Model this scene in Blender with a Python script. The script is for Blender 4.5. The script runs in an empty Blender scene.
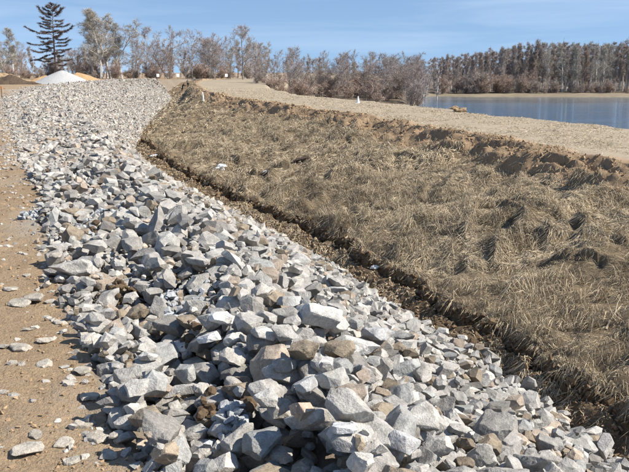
import bpy, bmesh, math, random
import numpy as np
from mathutils import Vector, Matrix, Euler

R = math.radians
rng = np.random.default_rng(11)
random.seed(11)
sc = bpy.context.scene
COL = sc.collection

# ------------------------------------------------------------------ camera, sky, sun, exposure
CAM_H, FPX, HOR = 2.5, 800.0, 72.0
PITCH = math.atan((236.0 - HOR) / FPX)
cd = bpy.data.cameras.new('camera')
cd.sensor_width = 36.0
cd.lens = FPX / 629.0 * 36.0
cd.clip_start, cd.clip_end = 0.05, 6000
cam = bpy.data.objects.new('camera', cd)
cam.location = (0, 0, CAM_H)
cam.rotation_euler = (math.pi / 2 - PITCH, 0, 0)
COL.objects.link(cam)
sc.camera = cam

SUN_EL, SUN_AZ = R(44), R(102)          # azimuth clockwise from the view direction
world = bpy.data.worlds.new('World')
sc.world = world
world.use_nodes = True
wn, wl = world.node_tree.nodes, world.node_tree.links
wn.clear()
w_out = wn.new('ShaderNodeOutputWorld')
w_bg = wn.new('ShaderNodeBackground')
w_sky = wn.new('ShaderNodeTexSky')
w_sky.sky_type = 'NISHITA'
w_sky.sun_disc = False
w_sky.sun_elevation, w_sky.sun_rotation = SUN_EL, SUN_AZ
w_sky.air_density, w_sky.dust_density, w_sky.ozone_density = 1.0, 0.0, 2.5
w_sky.altitude = 200
w_tc = wn.new('ShaderNodeTexCoord')
w_sep = wn.new('ShaderNodeSeparateXYZ')
w_com = wn.new('ShaderNodeCombineXYZ')
w_abs = wn.new('ShaderNodeMath'); w_abs.operation = 'ABSOLUTE'
w_mul = wn.new('ShaderNodeMath'); w_mul.operation = 'MULTIPLY_ADD'
w_mul.inputs[1].default_value, w_mul.inputs[2].default_value = 0.85, 0.17
wl.new(w_tc.outputs['Generated'], w_sep.inputs[0])
wl.new(w_sep.outputs[0], w_com.inputs[0]); wl.new(w_sep.outputs[1], w_com.inputs[1])
wl.new(w_sep.outputs[2], w_abs.inputs[0]); wl.new(w_abs.outputs[0], w_mul.inputs[0])
wl.new(w_mul.outputs[0], w_com.inputs[2])
wl.new(w_com.outputs[0], w_sky.inputs[0])
# thin high cirrus veil, drawn out in long streaks over the whole sky
w_map = wn.new('ShaderNodeMapping'); w_map.inputs['Scale'].default_value = (1.6, 1.6, 22.0)
w_map.inputs['Rotation'].default_value = (R(2.5), R(3.0), 0)
w_noi = wn.new('ShaderNodeTexNoise'); w_noi.inputs['Scale'].default_value = 1.7; w_noi.inputs['Detail'].default_value = 5
w_noi.inputs['Distortion'].default_value = 0.4
w_ramp = wn.new('ShaderNodeMapRange')
for i, v in enumerate((0.42, 0.78, 0.0, 0.30)): w_ramp.inputs[i + 1].default_value = v
w_mix = wn.new('ShaderNodeMix'); w_mix.data_type = 'RGBA'
w_mix.inputs['B'].default_value = (6.2, 7.0, 8.0, 1)
wl.new(w_tc.outputs['Generated'], w_map.inputs[0]); wl.new(w_map.outputs[0], w_noi.inputs['Vector'])
wl.new(w_noi.outputs['Fac'], w_ramp.inputs[0]); wl.new(w_ramp.outputs[0], w_mix.inputs['Factor'])
wl.new(w_sky.outputs[0], w_mix.inputs['A']); wl.new(w_mix.outputs['Result'], w_bg.inputs[0])
w_bg.inputs[1].default_value = 0.10
wl.new(w_bg.outputs[0], w_out.inputs[0])

sd = bpy.data.lights.new('sun', 'SUN')
sd.energy, sd.angle, sd.color = 5.0, R(0.53), (1.0, 0.93, 0.83)
sun = bpy.data.objects.new('sun', sd)
sdir = Vector((math.sin(SUN_AZ) * math.cos(SUN_EL), math.cos(SUN_AZ) * math.cos(SUN_EL), math.sin(SUN_EL)))
sun.rotation_euler = sdir.to_track_quat('Z', 'Y').to_euler()
sun.location = (30, 10, 40)
COL.objects.link(sun)

sc.view_settings.view_transform = 'Standard'
sc.view_settings.look = 'None'
sc.view_settings.exposure = 0.66
sc.view_settings.gamma = 1.0
sc.view_settings.use_curve_mapping = False
sc.render.engine = 'CYCLES'
sc.cycles.max_bounces = 5
sc.cycles.diffuse_bounces = 3
sc.cycles.use_denoising = True

# ------------------------------------------------------------------ helpers
def unproj(px, py, z):
    u, v = (px - 314.5) / FPX, (236.0 - py) / FPX
    dy = math.cos(PITCH) + v * math.sin(PITCH)
    dz = -math.sin(PITCH) + v * math.cos(PITCH)
    t = (z - CAM_H) / dz
    return u * t, dy * t

def ray(px, py):
    u, v = (px - 314.5) / FPX, (236.0 - py) / FPX
    return np.array([u, math.cos(PITCH) + v * math.sin(PITCH), -math.sin(PITCH) + v * math.cos(PITCH)])

def smooth(a, b, x):
    t = np.clip((np.asarray(x, float) - a) / (b - a), 0, 1)
    return t * t * (3 - 2 * t)

def _hash(ix, iy, seed):
    h = (ix.astype(np.int64) * 374761393 + iy.astype(np.int64) * 668265263 + seed * 974634777) & 0xffffffff
    h = ((h ^ (h >> 13)) * 1274126177) & 0xffffffff
    h = ((h ^ (h >> 16)) * 2246822519) & 0xffffffff
    return ((h ^ (h >> 15)) & 0xffffff) / float(0xffffff)

def vnoise(x, y, seed=0):
    x = np.asarray(x, float); y = np.asarray(y, float)
    ix, iy = np.floor(x), np.floor(y)
    fx, fy = x - ix, y - iy
    fx, fy = fx * fx * (3 - 2 * fx), fy * fy * (3 - 2 * fy)
    a, b = _hash(ix, iy, seed), _hash(ix + 1, iy, seed)
    c, d = _hash(ix, iy + 1, seed), _hash(ix + 1, iy + 1, seed)
    return (a + (b - a) * fx) * (1 - fy) + (c + (d - c) * fx) * fy - 0.5

def fbm(x, y, seed=0, octs=4, gain=0.5):
    s, a, f = 0.0, 1.0, 1.0
    for o in range(octs):
        s = s + a * vnoise(np.asarray(x) * f + o * 17.3, np.asarray(y) * f - o * 9.1, seed + o)
        a *= gain; f *= 2.03
    return s

def mesh_np(name, V, F, cols=None, attr=None, smooth_shade=False):
    """V (n,3), F (m,3) or (m,4) -> mesh"""
    V = np.asarray(V, np.float32); F = np.asarray(F, np.int32)
    k = F.shape[1]
    me = bpy.data.meshes.new(name)
    me.vertices.add(len(V)); me.vertices.foreach_set('co', V.ravel())
    me.loops.add(F.size); me.loops.foreach_set('vertex_index', F.ravel())
    me.polygons.add(len(F))
    me.polygons.foreach_set('loop_start', np.arange(0, F.size, k, dtype=np.int32))
    me.polygons.foreach_set('use_smooth', np.full(len(F), smooth_shade))
    if cols is not None:
        ca = me.color_attributes.new('tint', 'FLOAT_COLOR', 'POINT')
        c4 = np.ones((len(V), 4), np.float32); c4[:, :3] = cols
        ca.data.foreach_set('color', c4.ravel())
    for nm, val in (attr or {}).items():
        a = me.attributes.new(nm, 'FLOAT', 'POINT'); a.data.foreach_set('value', np.asarray(val, np.float32).ravel())
    me.update(calc_edges=True)
    return me

def obj(name, me, mat=None, parent=None, loc=None, rot=None, scale=None):
    o = bpy.data.objects.new(name, me)
    COL.objects.link(o)
    if mat is not None and me is not None and len(me.materials) == 0: me.materials.append(mat)
    if parent is not None: o.parent = parent
    if loc is not None: o.location = loc
    if rot is not None: o.rotation_euler = rot
    if scale is not None: o.scale = scale if hasattr(scale, '__len__') else (scale,) * 3
    return o

def tag(o, label=None, cat=None, group=None, kind=None):
    if label: o['label'] = label
    if cat: o['category'] = cat
    if group: o['group'] = group
    if kind: o['kind'] = kind
    return o

# ------------------------------------------------------------------ materials
def new_mat(name):
    m = bpy.data.materials.new(name); m.use_nodes = True
    nt = m.node_tree
    b = nt.nodes['Principled BSDF']
    b.inputs['Roughness'].default_value = 0.9
    b.inputs['Specular IOR Level'].default_value = 0.2
    return m, nt, b

def N(nt, t, **kw):
    n = nt.nodes.new(t)
    for k, v in kw.items():
        if k.startswith('i_'): n.inputs[k[2:].replace('_', ' ')].default_value = v
        else: setattr(n, k, v)
    return n

def noise(nt, scale, detail=4, rough=0.6, coord=None, dist=0.0):
    n = N(nt, 'ShaderNodeTexNoise'); n.inputs['Scale'].default_value = scale
    n.inputs['Detail'].default_value = detail; n.inputs['Roughness'].default_value = rough
    n.inputs['Distortion'].default_value = dist
    if coord is not None: nt.links.new(coord, n.inputs['Vector'])
    return n

def ramp(nt, src, a, b, lo, hi):
    n = N(nt, 'ShaderNodeMapRange')
    for i, v in enumerate((a, b, lo, hi)): n.inputs[i + 1].default_value = v
    nt.links.new(src, n.inputs[0]); return n.outputs[0]

def mixc(nt, fac, A, B, mode='MIX'):
    n = N(nt, 'ShaderNodeMix', data_type='RGBA', blend_type=mode)
    for s, k in ((fac, 'Factor'), (A, 'A'), (B, 'B')):
        if hasattr(s, 'links'): nt.links.new(s, n.inputs[k])
        else: n.inputs[k].default_value = s if not isinstance(s, tuple) else (s + (1,) if len(s) == 3 else s)
    return n.outputs['Result']

def bump(nt, b, h, strength, dist):
    n = N(nt, 'ShaderNodeBump'); n.inputs['Strength'].default_value = strength; n.inputs['Distance'].default_value = dist
    nt.links.new(h, n.inputs['Height']); nt.links.new(n.outputs[0], b.inputs['Normal'])

def stone_mat(name, source):
    m, nt, b = new_mat(name)
    geo = N(nt, 'ShaderNodeNewGeometry')
    pos = geo.outputs['Position']
    if source == 'tint':
        c = N(nt, 'ShaderNodeAttribute', attribute_name='tint').outputs['Color']
    else:
        c = N(nt, 'ShaderNodeObjectInfo').outputs['Color']
    n1 = noise(nt, 9, 5, 0.65, pos, 0.6)
    n2 = noise(nt, 60, 3, 0.7, pos)
    n3 = noise(nt, 170, 2, 0.6, pos)
    v = mixc(nt, 1.0, c, ramp(nt, n1.outputs['Fac'], 0.3, 0.72, 0.62, 1.25), 'MULTIPLY')
    v = mixc(nt, 1.0, v, ramp(nt, n2.outputs['Fac'], 0.25, 0.75, 0.72, 1.2), 'MULTIPLY')
    v = mixc(nt, 1.0, v, ramp(nt, n3.outputs['Fac'], 0.3, 0.7, 0.78, 1.16), 'MULTIPLY')
    # rusty and clay-smeared patches
    n4 = noise(nt, 4.2, 4, 0.6, pos, 1.0)
    v = mixc(nt, ramp(nt, n4.outputs['Fac'], 0.60, 0.74, 0.0, 0.42), v, (0.33, 0.26, 0.18))
    nt.links.new(v, b.inputs['Base Color'])
    hsum = N(nt, 'ShaderNodeMath', operation='MULTIPLY_ADD')
    nt.links.new(n1.outputs['Fac'], hsum.inputs[0]); hsum.inputs[1].default_value = 2.2
    nt.links.new(n2.outputs['Fac'], hsum.inputs[2])
    bump(nt, b, hsum.outputs[0], 0.7, 0.012)
    b.inputs['Roughness'].default_value = 0.88
    return m

def tint_mat(name, rough=0.85, spec=0.25, transl=0.0):
    m, nt, b = new_mat(name)
    c = N(nt, 'ShaderNodeAttribute', attribute_name='tint').outputs['Color']
    nt.links.new(c, b.inputs['Base Color'])
    b.inputs['Roughness'].default_value = rough; b.inputs['Specular IOR Level'].default_value = spec
    return m

def plain(name, col, rough=0.85, nscale=20, var=0.25, bmp=0.3, bd=0.01):
    m, nt, b = new_mat(name)
    tc = N(nt, 'ShaderNodeTexCoord').outputs['Object']
    n1 = noise(nt, nscale, 5, 0.65, tc)
    v = mixc(nt, 1.0, tuple(col) + (1,), ramp(nt, n1.outputs['Fac'], 0.25, 0.75, 1 - var, 1 + var), 'MULTIPLY')
    nt.links.new(v, b.inputs['Base Color'])
    b.inputs['Roughness'].default_value = rough
    if bmp: bump(nt, b, n1.outputs['Fac'], bmp, bd)
    return m

M = {}
M['stone_tint'] = stone_mat('stone_tint', 'tint')
M['stone_obj'] = stone_mat('stone_object', 'obj')
M['grass'] = tint_mat('dry_grass', 0.75, 0.3)
M['soil_tint'] = tint_mat('soil_clods', 0.95, 0.1)
M['bark_tint'] = tint_mat('bark', 0.9, 0.15)

# sandy road
def ground_mat(name, cols, dustcol=None, scale=1.0, bmp=0.5):
    m, nt, b = new_mat(name)
    pos = N(nt, 'ShaderNodeNewGeometry').outputs['Position']
    n0 = noise(nt, 0.55 * scale, 5, 0.6, pos, 0.5)
    n1 = noise(nt, 4.0 * scale, 6, 0.7, pos, 0.3)
    n2 = noise(nt, 38 * scale, 4, 0.75, pos)
    c = mixc(nt, ramp(nt, n0.outputs['Fac'], 0.35, 0.65, 0, 1), cols[0], cols[1])
    c = mixc(nt, ramp(nt, n1.outputs['Fac'], 0.45, 0.72, 0, 0.8), c, cols[2])
    c = mixc(nt, 1.0, c, ramp(nt, n2.outputs['Fac'], 0.28, 0.72, 0.68, 1.28), 'MULTIPLY')
    if dustcol:
        a = N(nt, 'ShaderNodeAttribute', attribute_name='dust').outputs['Fac']
        add = N(nt, 'ShaderNodeMath', operation='MULTIPLY_ADD')
        nt.links.new(n1.outputs['Fac'], add.inputs[0]); add.inputs[1].default_value = 0.9; nt.links.new(a, add.inputs[2])
        c = mixc(nt, ramp(nt, add.outputs[0], 0.75, 1.15, 0, 0.85), c, dustcol)
    nt.links.new(c, b.inputs['Base Color'])
    s = N(nt, 'ShaderNodeMath', operation='MULTIPLY_ADD')
    nt.links.new(n1.outputs['Fac'], s.inputs[0]); s.inputs[1].default_value = 2.5; nt.links.new(n2.outputs['Fac'], s.inputs[2])
    bump(nt, b, s.outputs[0], bmp, 0.03)
    b.inputs['Roughness'].default_value = 0.95
    return m

M['road'] = ground_mat('sandy_clay', [(0.315, 0.228, 0.142), (0.36, 0.268, 0.17), (0.25, 0.172, 0.102)], (0.36, 0.315, 0.255), 1.0, 0.9)
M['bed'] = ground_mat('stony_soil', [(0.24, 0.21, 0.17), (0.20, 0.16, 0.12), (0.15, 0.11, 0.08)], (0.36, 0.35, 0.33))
M['ditch'] = ground_mat('ditch_soil', [(0.185, 0.13, 0.08), (0.14, 0.098, 0.06), (0.235, 0.175, 0.11)], (0.30, 0.235, 0.15), 1.3, 0.8)
M['bank'] = ground_mat('bank_thatch', [(0.23, 0.175, 0.11), (0.18, 0.135, 0.085), (0.13, 0.10, 0.06)], (0.335, 0.235, 0.145), 1.2, 0.8)
M['strip'] = ground_mat('dry_turf', [(0.37, 0.31, 0.225), (0.31, 0.26, 0.187), (0.24, 0.195, 0.135)], (0.335, 0.235, 0.145), 0.7, 0.4)
M['shore'] = ground_mat('far_shore', [(0.27, 0.225, 0.155), (0.21, 0.175, 0.12), (0.15, 0.12, 0.085)], (0.12, 0.095, 0.07), 0.25, 0.3)

# water
m, nt, b = new_mat('river_water')
pos = N(nt, 'ShaderNodeNewGeometry').outputs['Position']
mp = N(nt, 'ShaderNodeMapping'); mp.inputs['Scale'].default_value = (0.5, 1.6, 1)
nt.links.new(pos, mp.inputs[0])
na = noise(nt, 1.3, 4, 0.6, mp.outputs[0]); nb = noise(nt, 0.05, 3, 0.6, mp.outputs[0], 0.8)
mm = N(nt, 'ShaderNodeMath', operation='MULTIPLY'); nt.links.new(na.outputs['Fac'], mm.inputs[0])
sy = N(nt, 'ShaderNodeSeparateXYZ'); nt.links.new(pos, sy.inputs[0])
lee = N(nt, 'ShaderNodeMath', operation='MULTIPLY')
nt.links.new(ramp(nt, nb.outputs['Fac'], 0.42, 0.58, 0.35, 1.0), lee.inputs[0]); nt.links.new(ramp(nt, sy.outputs[1], 135, 162, 1.0, 0.25), lee.inputs[1])
nt.links.new(lee.outputs[0], mm.inputs[1])
bump(nt, b, mm.outputs[0], 0.6, 0.5)
b.inputs['Base Color'].default_value = (0.06, 0.11, 0.17, 1)
b.inputs['Roughness'].default_value = 0.06
b.inputs['IOR'].default_value = 1.33
b.inputs['Specular IOR Level'].default_value = 0.5
M['water'] = m

# ------------------------------------------------------------------ terrain
def curve(pts):
    w = np.array([(*unproj(px, py, z)[::-1], z) for px, py, z in pts])   # Y, X, z
    w = w[np.argsort(w[:, 0])]
    return w

L_ = curve([(150, 520, 0), (135, 472, 0), (105, 400, 0), (72, 320, 0), (58, 270, 0), (40, 205, 0.0), (22, 150, 0.1)])
L_ = np.vstack([[-8, -0.9, 0], [1.5, -1.35, 0], L_, [65, -24.7, .39], [95, -32, .72], [115, -34.5, .78], [140, -36, .9], [155, -31, .95], [175, -27, .95], [320, -30, .9], [1600, -60, .9]])
C_ = curve([(395, 472, .45), (300, 350, .45), (258, 300, .45), (215, 235, .4), (140, 175, .28), (88, 125, .2)])
C_ = np.vstack([[-8, 1.6, .3], [1.5, 0.8, .45], C_, [58, -18.5, .3], [95, -29, .7], [115, -32, .78], [140, -33.5, .9], [155, -29, .95], [175, -25.5, .95], [320, -28, .9], [1600, -55, .9]])
T_ = curve([(629, 455, -2.22), (560, 403, -2.22), (480, 348, -2.22), (400, 303, -2.22), (330, 258, -2.22), (262, 225, -2.22), (200, 197, -2.22), (152, 168, -2.22), (134, 145, -2.22), (143, 127, -2.22), (160, 108, -2.2)])
T_[:, 2] -= 0.22
T_ = np.vstack([[-8, 6.3, -2.4], [2, 5.6, -2.4], T_, [140, -24.6, -2.0], [152, -27.6, -1.3], [165, -27, 0.4], [175, -25, .9], [320, -27, .9], [1600, -50, .9]])
S_ = curve([(629, 412, -2.12), (570, 374, -2.12), (520, 342, -2.12), (470, 311, -2.12), (400, 272, -2.12), (350, 246, -2.12), (300, 220, -2.12), (250, 199, -2.12), (200, 176, -2.12), (165, 156, -2.12), (147, 140, -2.12)])
S_[:, 2] -= 0.13
S_ = np.vstack([[-8, 8.6, -2.25], [2, 7.4, -2.25], S_, [75, -14.2, -2.2], [104, -17.6, -2.0], [140, -21.5, -1.7], [152, -23.5, -1.0], [165, -24.5, .5], [175, -23, .9], [320, -25, .9], [1600, -45, .9]])
B_ = curve([(629, 163, 0), (560, 150, 0), (500, 139, 0), (430, 126, 0), (350, 114, 0), (280, 104, 0), (232, 97, .05)])
B_ = np.vstack([[-8, 16.5, 0], [4, 14.6, 0], [14, 11.4, 0], B_, [98, -13.3, .3], [130, -19, .6], [152, -21.5, .75], [165, -22.5, .85], [175, -21, .9], [320, -23, .9], [1600, -40, .9]])
E_ = curve([(629, 129, 0), (560, 122, 0), (500, 116.5, 0), (450, 109.5, 0), (400, 104.5, 0), (350, 99.5, 0), (300, 95, 0.05)])
E_ = np.vstack([[-8, 26, 0], [10, 22, 0], E_, [112, -6.2, .25], [125, -7.5, .5], [150, -8, .8], [175, -2, .9], [320, 5, .9], [1600, 60, .9]])

def at(c, Y): return np.interp(Y, c[:, 0], c[:, 1]), np.interp(Y, c[:, 0], c[:, 2])

def knots(Y):
    """cross-section knots at Y: list of (X, z)"""
    Y = np.asarray(Y, float)
    xL, zL = at(L_, Y); xC, zC = at(C_, Y); xT, zT = at(T_, Y); xS, zS = at(S_, Y); xB, zB = at(B_, Y); xE, zE = at(E_, Y)
    fade = 1 - smooth(125, 160, Y)
    near = 1 - smooth(25, 70, Y)
    xL = xL + 0.25 * fbm(Y * 0.6, 3.1, 40) * near
    wS = 1 - smooth(60, 130, Y)
    xS = xS + (0.5 * fbm(Y * 1.1, 7.7, 41, 4, .65) + .16 * fbm(Y * 4.2, 1.1, 47, 2)) * (1 - smooth(40, 110, Y) * .4)
    xS = np.maximum(xS, xT + 0.15)
    xB = xB + (0.9 * fbm(Y * 0.45, 1.7, 42, 4, .55)) * fade
    xE = xE + 1.2 * fbm(Y * 0.25, 5.5, 43, 3)
    step = 0.19 * wS * (0.7 + 1.0 * np.abs(fbm(Y * 0.7, 2.2, 44, 3)) * 1.6) * fade
    slot = (.46 * np.clip(.62 + 1.7 * fbm(Y * .8, 4.4, 46, 3), .12, 1.3) * wS + .03) * fade
    brow = (0.75 - 0.35 * smooth(60, 130, Y)) * fade
    bw = (1.7 + 0.9 * fbm(Y * 0.5, 9.9, 45, 3)) * (1 - .4 * smooth(60, 130, Y))
    bw = np.minimum(bw, (xB - xS) * 0.45)
    ks = [(xL - 300, zL - 0.5), (xL - 40, zL), (xL, zL),
          (xL + 0.45 * (xC - xL), zL - 0.34 * near), (xC, zC - 0.42 * near), (xT, zT - 0.12 * fade),
          (xT + (xS - xT) * .66, zS + .02 * fade), (xS - 0.20, zS - slot), (xS, zS + step), (xB - bw, zB - brow), (xB, zB), (xE, zE),
          (xE + 5, zE - 4.6 - 0 * Y), (xE + 300, -5 + 0 * Y)]
    return ks

def zdetail(X, Y, ks):
    xL, xT, xS, xB, xE = ks[2][0], ks[5][0], ks[8][0], ks[10][0], ks[11][0]
    xm = ks[9][0]
    near = 1 - smooth(60, 150, Y)
    d = np.zeros_like(X + Y)
    # road: ruts and lumps
    r = 1 - smooth(-0.2, 0.2, X - xL)
    d = d + r * (0.05 * fbm(X * .8, Y * .35, 1, 4) + 0.045 * fbm(X * 4, Y * 4, 2, 4, .6) * near)
    # ditch: clods
    t = smooth(-0.2, 0.2, X - xT) * (1 - smooth(-0.05, 0.1, X - xS))
    d = d + t * (0.16 * fbm(X * 2.2, Y * 2.2, 3, 4, .6) + .05 * fbm(X * 9, Y * 9, 4, 3)) * near
    # bank: tussocks, drawn out down the slope
    g = smooth(0.0, 0.35, X - xS) * (1 - smooth(-0.1, 0.3, X - xB))
    d = d + g * (0.36 * fbm(X * .6, Y * .42, 5, 3, .5) + 0.15 * fbm(X * 1.9, Y * 1.5, 6, 3, .6) * (0.4 + near))
    ph = (X * .8 + Y * .42) * .62 + 1.7 * fbm(X * .45, Y * .4, 15, 3)
    msk = smooth(-.08, .25, fbm(X * .5, Y * .42, 16, 3))
    fr = ph - np.floor(ph)
    d = d + g * msk * .30 * (1 - fr) * smooth(0, .13, fr) * (0.45 + .55 * near)
    # brow: scraped ridges and torn hollows
    bz = smooth(-0.4, 0.3, X - xm) * (1 - smooth(-0.2, 0.5, X - xB))
    dia = X * 0.75 + Y * 0.66
    d = d + bz * (0.42 * fbm(dia * 1.1, (Y - X) * .35, 7, 4, .6) + .20 * fbm(dia * 3.3, Y * .8, 8, 3))
    pb = dia * .85 + 1.1 * fbm(X * .6, Y * .5, 17, 3); fb = pb - np.floor(pb)
    d = d + bz * .30 * (1 - fb) * smooth(0, .12, fb) * smooth(-.15, .2, fbm(X * .4, Y * .35, 18, 2))
    # strip and plain
    s = smooth(0.0, 0.8, X - xB)
    d = d + s * (0.07 * fbm(X * .35, Y * .3, 9, 4) + .02 * fbm(X * 3, Y * 3, 10, 3) * near)
    return d

def Z(X, Y, detail=True):
    X = np.asarray(X, float); Y = np.asarray(Y, float)
    X, Y = np.broadcast_arrays(X, Y)
    ks = knots(Y)
    z = np.array(ks[0][1] + 0 * X)
    for (xa, za), (xb, zb) in zip(ks[:-1], ks[1:]):
        t = np.clip((X - xa) / np.maximum(xb - xa, 1e-4), 0, 1)
        z = np.where(X >= xa, za + (zb - za) * t, z)
    if not detail: return z
    z = z + zdetail(X, Y, ks)
    cap = ks[10][1] + .04 + .10 * fbm(X * 1.7, Y * 1.3, 19, 3)
    inb = (X > ks[9][0] - 1.0) & (X < ks[10][0] + 1.2) & (ks[10][1] - ks[6][1] > 1.0)
    return np.where(inb & (z > cap), cap + (z - cap) * .12, z)

def ground_hit(px, py, y0=2.0, y1=400.0):
    d = ray(px, py)
    t = np.geomspace(y0, y1, 6000) / d[1]
    P = np.array([0, 0, CAM_H])[None] + t[:, None] * d[None]
    below = np.nonzero(P[:, 2] < Z(P[:, 0], P[:, 1]))[0]
    return P[below[0]] if len(below) else P[-1]

rows = np.concatenate([np.linspace(-8, 2.5, 24)[:-1], np.geomspace(2.5, 175, 660), np.geomspace(175, 1600, 26)[1:]])
def build_ground(name, k0, k1, ncol, mat, bias=1.0, dustf=None, ease=None):
    ks = knots(rows)
    x0, x1 = ks[k0][0], ks[k1][0]
    t = np.linspace(0, 1, ncol)
    if bias != 1.0: t = 1 - (1 - t) ** bias
    # pass through every knot in between
    X = x0[:, None] + (x1 - x0)[:, None] * t[None]
    Y = np.repeat(rows[:, None], ncol, 1)
    if ease is not None:
        X = ease(ks, t, X)
    Zz = Z(X, Y)
    nr = len(rows)
    idx = np.arange(nr * ncol).reshape(nr, ncol)
    F = np.stack([idx[:-1, :-1], idx[:-1, 1:], idx[1:, 1:], idx[1:, :-1]], -1).reshape(-1, 4)
    V = np.stack([X, Y, Zz], -1).reshape(-1, 3)
    dust = dustf(X, Y, ks).ravel() if dustf else np.zeros(V.shape[0])
    me = mesh_np(name, V, F, attr={'dust': dust}, smooth_shade=True)
    return tag(obj(name, me, mat), kind='structure')

def road_dust(X, Y, ks):
    dist = ks[2][0][:, None] - X
    wid = 0.5 + 0.03 * Y
    return np.clip(0.5 * np.exp(-dist / wid) + 0.9 * fbm(X * .5, Y * .22, 60, 3) * (1 - smooth(2, 9, dist)), 0, 1)
g = build_ground('dirt_road', 0, 2, 70, M['road'], bias=3.2, dustf=road_dust)
tag(g, 'sandy brown dirt road along the top of the embankment', 'road')
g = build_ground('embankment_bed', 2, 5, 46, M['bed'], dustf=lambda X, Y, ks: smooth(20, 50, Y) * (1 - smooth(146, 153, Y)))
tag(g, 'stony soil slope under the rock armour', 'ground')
g = build_ground('ditch_floor', 5, 8, 44, M['ditch'], dustf=lambda X, Y, ks: np.clip(.5 * fbm(X * 1.5, Y * 1.5, 61, 3) + .1, 0, 1),
                 ease=lambda ks, t, X: np.where(t[None] < .7, ks[5][0][:, None] + (ks[7][0] - ks[5][0])[:, None] * (t[None] / .7),
                                                ks[7][0][:, None] + (ks[8][0] - ks[7][0])[:, None] * ((t[None] - .7) / .3)))
tag(g, 'narrow brown soil ditch at the toe of the rocks', 'ditch')
def bank_dust(X, Y, ks):
    xm, xB = ks[9][0][:, None], ks[10][0][:, None]
    return np.clip(1.1 * smooth(-0.5, 0.15, X - xm + .5 * fbm(X * 1.3, Y * .9, 62, 3)), 0, 1)
g = build_ground('river_bank', 8, 10, 150, M['bank'], dustf=bank_dust)
tag(g, 'sloping bank matted with dry grass under a torn soil brow', 'bank')
g = build_ground('bank_top', 10, 12, 60, M['strip'], dustf=lambda X, Y, ks: 1.0 * np.exp(-(X - ks[10][0][:, None]) / .5))
tag(g, 'flat tan strip of dry turf along the river', 'ground')

# low flood land beyond the river and under the middle trees
def zflood(X, Y):
    pen = 1 - smooth(-4, 5, X - (0.135 * Y) - 4 * fbm(Y * .05, X * .05, 71, 3))         # peninsula with the middle trees
    pen = pen * smooth(92, 120, Y)
    fy = 185 + 5 * fbm(X * .03, 2.2, 72, 3) + 18 * smooth(34, 20, X)
    far = smooth(-6, 10, Y - fy)
    z = -5.0 + 2.2 * np.maximum(pen, far) + 0.35 * smooth(4, 22, Y - fy) + 1.0 * smooth(20, 120, Y - fy)
    z = z + 0.9 * pen * smooth(115, 150, Y)
    return z + .3 * fbm(X * .2, Y * .2, 73, 4)
fx = np.linspace(-30, 330, 130); fyv = np.concatenate([np.linspace(60, 260, 150), np.geomspace(262, 1800, 24)])
FX, FY = np.meshgrid(fx, fyv)
FXX = FX * (1 + np.clip(FY - 260, 0, None) / 260)
idx = np.arange(FX.size).reshape(FX.shape)
F = np.stack([idx[:-1, :-1], idx[:-1, 1:], idx[1:, 1:], idx[1:, :-1]], -1).reshape(-1, 4)
o = obj('flood_land', mesh_np('flood_land', np.stack([FXX, FY, zflood(FXX, FY)], -1).reshape(-1, 3), F, attr={'dust': smooth(193, 200, FY) + smooth(-3.0, -2.4, zflood(FXX, FY)) * (FX < 25)}, smooth_shade=True), M['shore'])
tag(o, 'low tan shore and flood land across the river', 'shore', kind='structure')
WATER_Z = -3.2
wv = np.array([[-40, -60, WATER_Z], [1200, -60, WATER_Z], [1200, 1500, WATER_Z], [-40, 1500, WATER_Z]])
tag(obj('river', mesh_np('river', wv, np.array([[0, 1, 2, 3]])), M['water']), 'calm blue river between the bank top and the far wood', 'river', kind='structure')

# ------------------------------------------------------------------ stones
def rot_np(ax, ay, az):
    return np.array(Euler((ax, ay, az)).to_matrix())

def make_stone_shape(seed, nplanes, axes, cut=(0.70, 1.0)):
    """convex broken stone: planes n.x <= d around an ellipsoid; returns (planes, hull verts, faces)"""
    r = np.random.default_rng(seed)
    i = np.arange(nplanes) + .5
    ph = np.arccos(1 - 2 * i / nplanes); th = math.pi * (1 + 5 ** .5) * i + r.uniform(0, 6.28)
    n = np.stack([np.cos(th) * np.sin(ph), np.sin(th) * np.sin(ph), np.cos(ph)], 1) + r.normal(0, .22, (nplanes, 3))
    n = n @ rot_np(*r.uniform(0, 6.28, 3)).T
    n /= np.linalg.norm(n, axis=1)[:, None]
    slab = axes[2] < .3 or seed % 2 == 0
    if slab:      # split along a bedding plane: a broad top and bottom face
        n[0] = (r.normal(0, .10), r.normal(0, .10), 1); n[1] = (r.normal(0, .10), r.normal(0, .10), -1)
        n /= np.linalg.norm(n, axis=1)[:, None]
    d = np.linalg.norm(n * np.array(axes), axis=1) * r.uniform(cut[0], cut[1], nplanes)
    vs = []
    for a in range(nplanes):
        for b_ in range(a + 1, nplanes):
            for c in range(b_ + 1, nplanes):
                A = n[[a, b_, c]]
                if abs(np.linalg.det(A)) < 1e-3: continue
                p = np.linalg.solve(A, d[[a, b_, c]])
                if (n @ p <= d + 1e-6).all() and np.linalg.norm(p) < 2.2: vs.append(p)
    vs = np.array(vs)
    bm = bmesh.new()
    for p in vs: bm.verts.new(p)
    bmesh.ops.remove_doubles(bm, verts=bm.verts, dist=0.05)
    res = bmesh.ops.convex_hull(bm, input=bm.verts)
    junk = [e for e in res['geom_interior'] if isinstance(e, bmesh.types.BMVert)]
    if junk: bmesh.ops.delete(bm, geom=junk, context='VERTS')
    return n, d, bm

def bm_arrays(bm):
    bmesh.ops.triangulate(bm, faces=bm.faces[:])
    bm.verts.index_update()
    V = np.array([v.co[:] for v in bm.verts]); F = np.array([[v.index for v in f.verts] for f in bm.faces])
    return V, F

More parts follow.
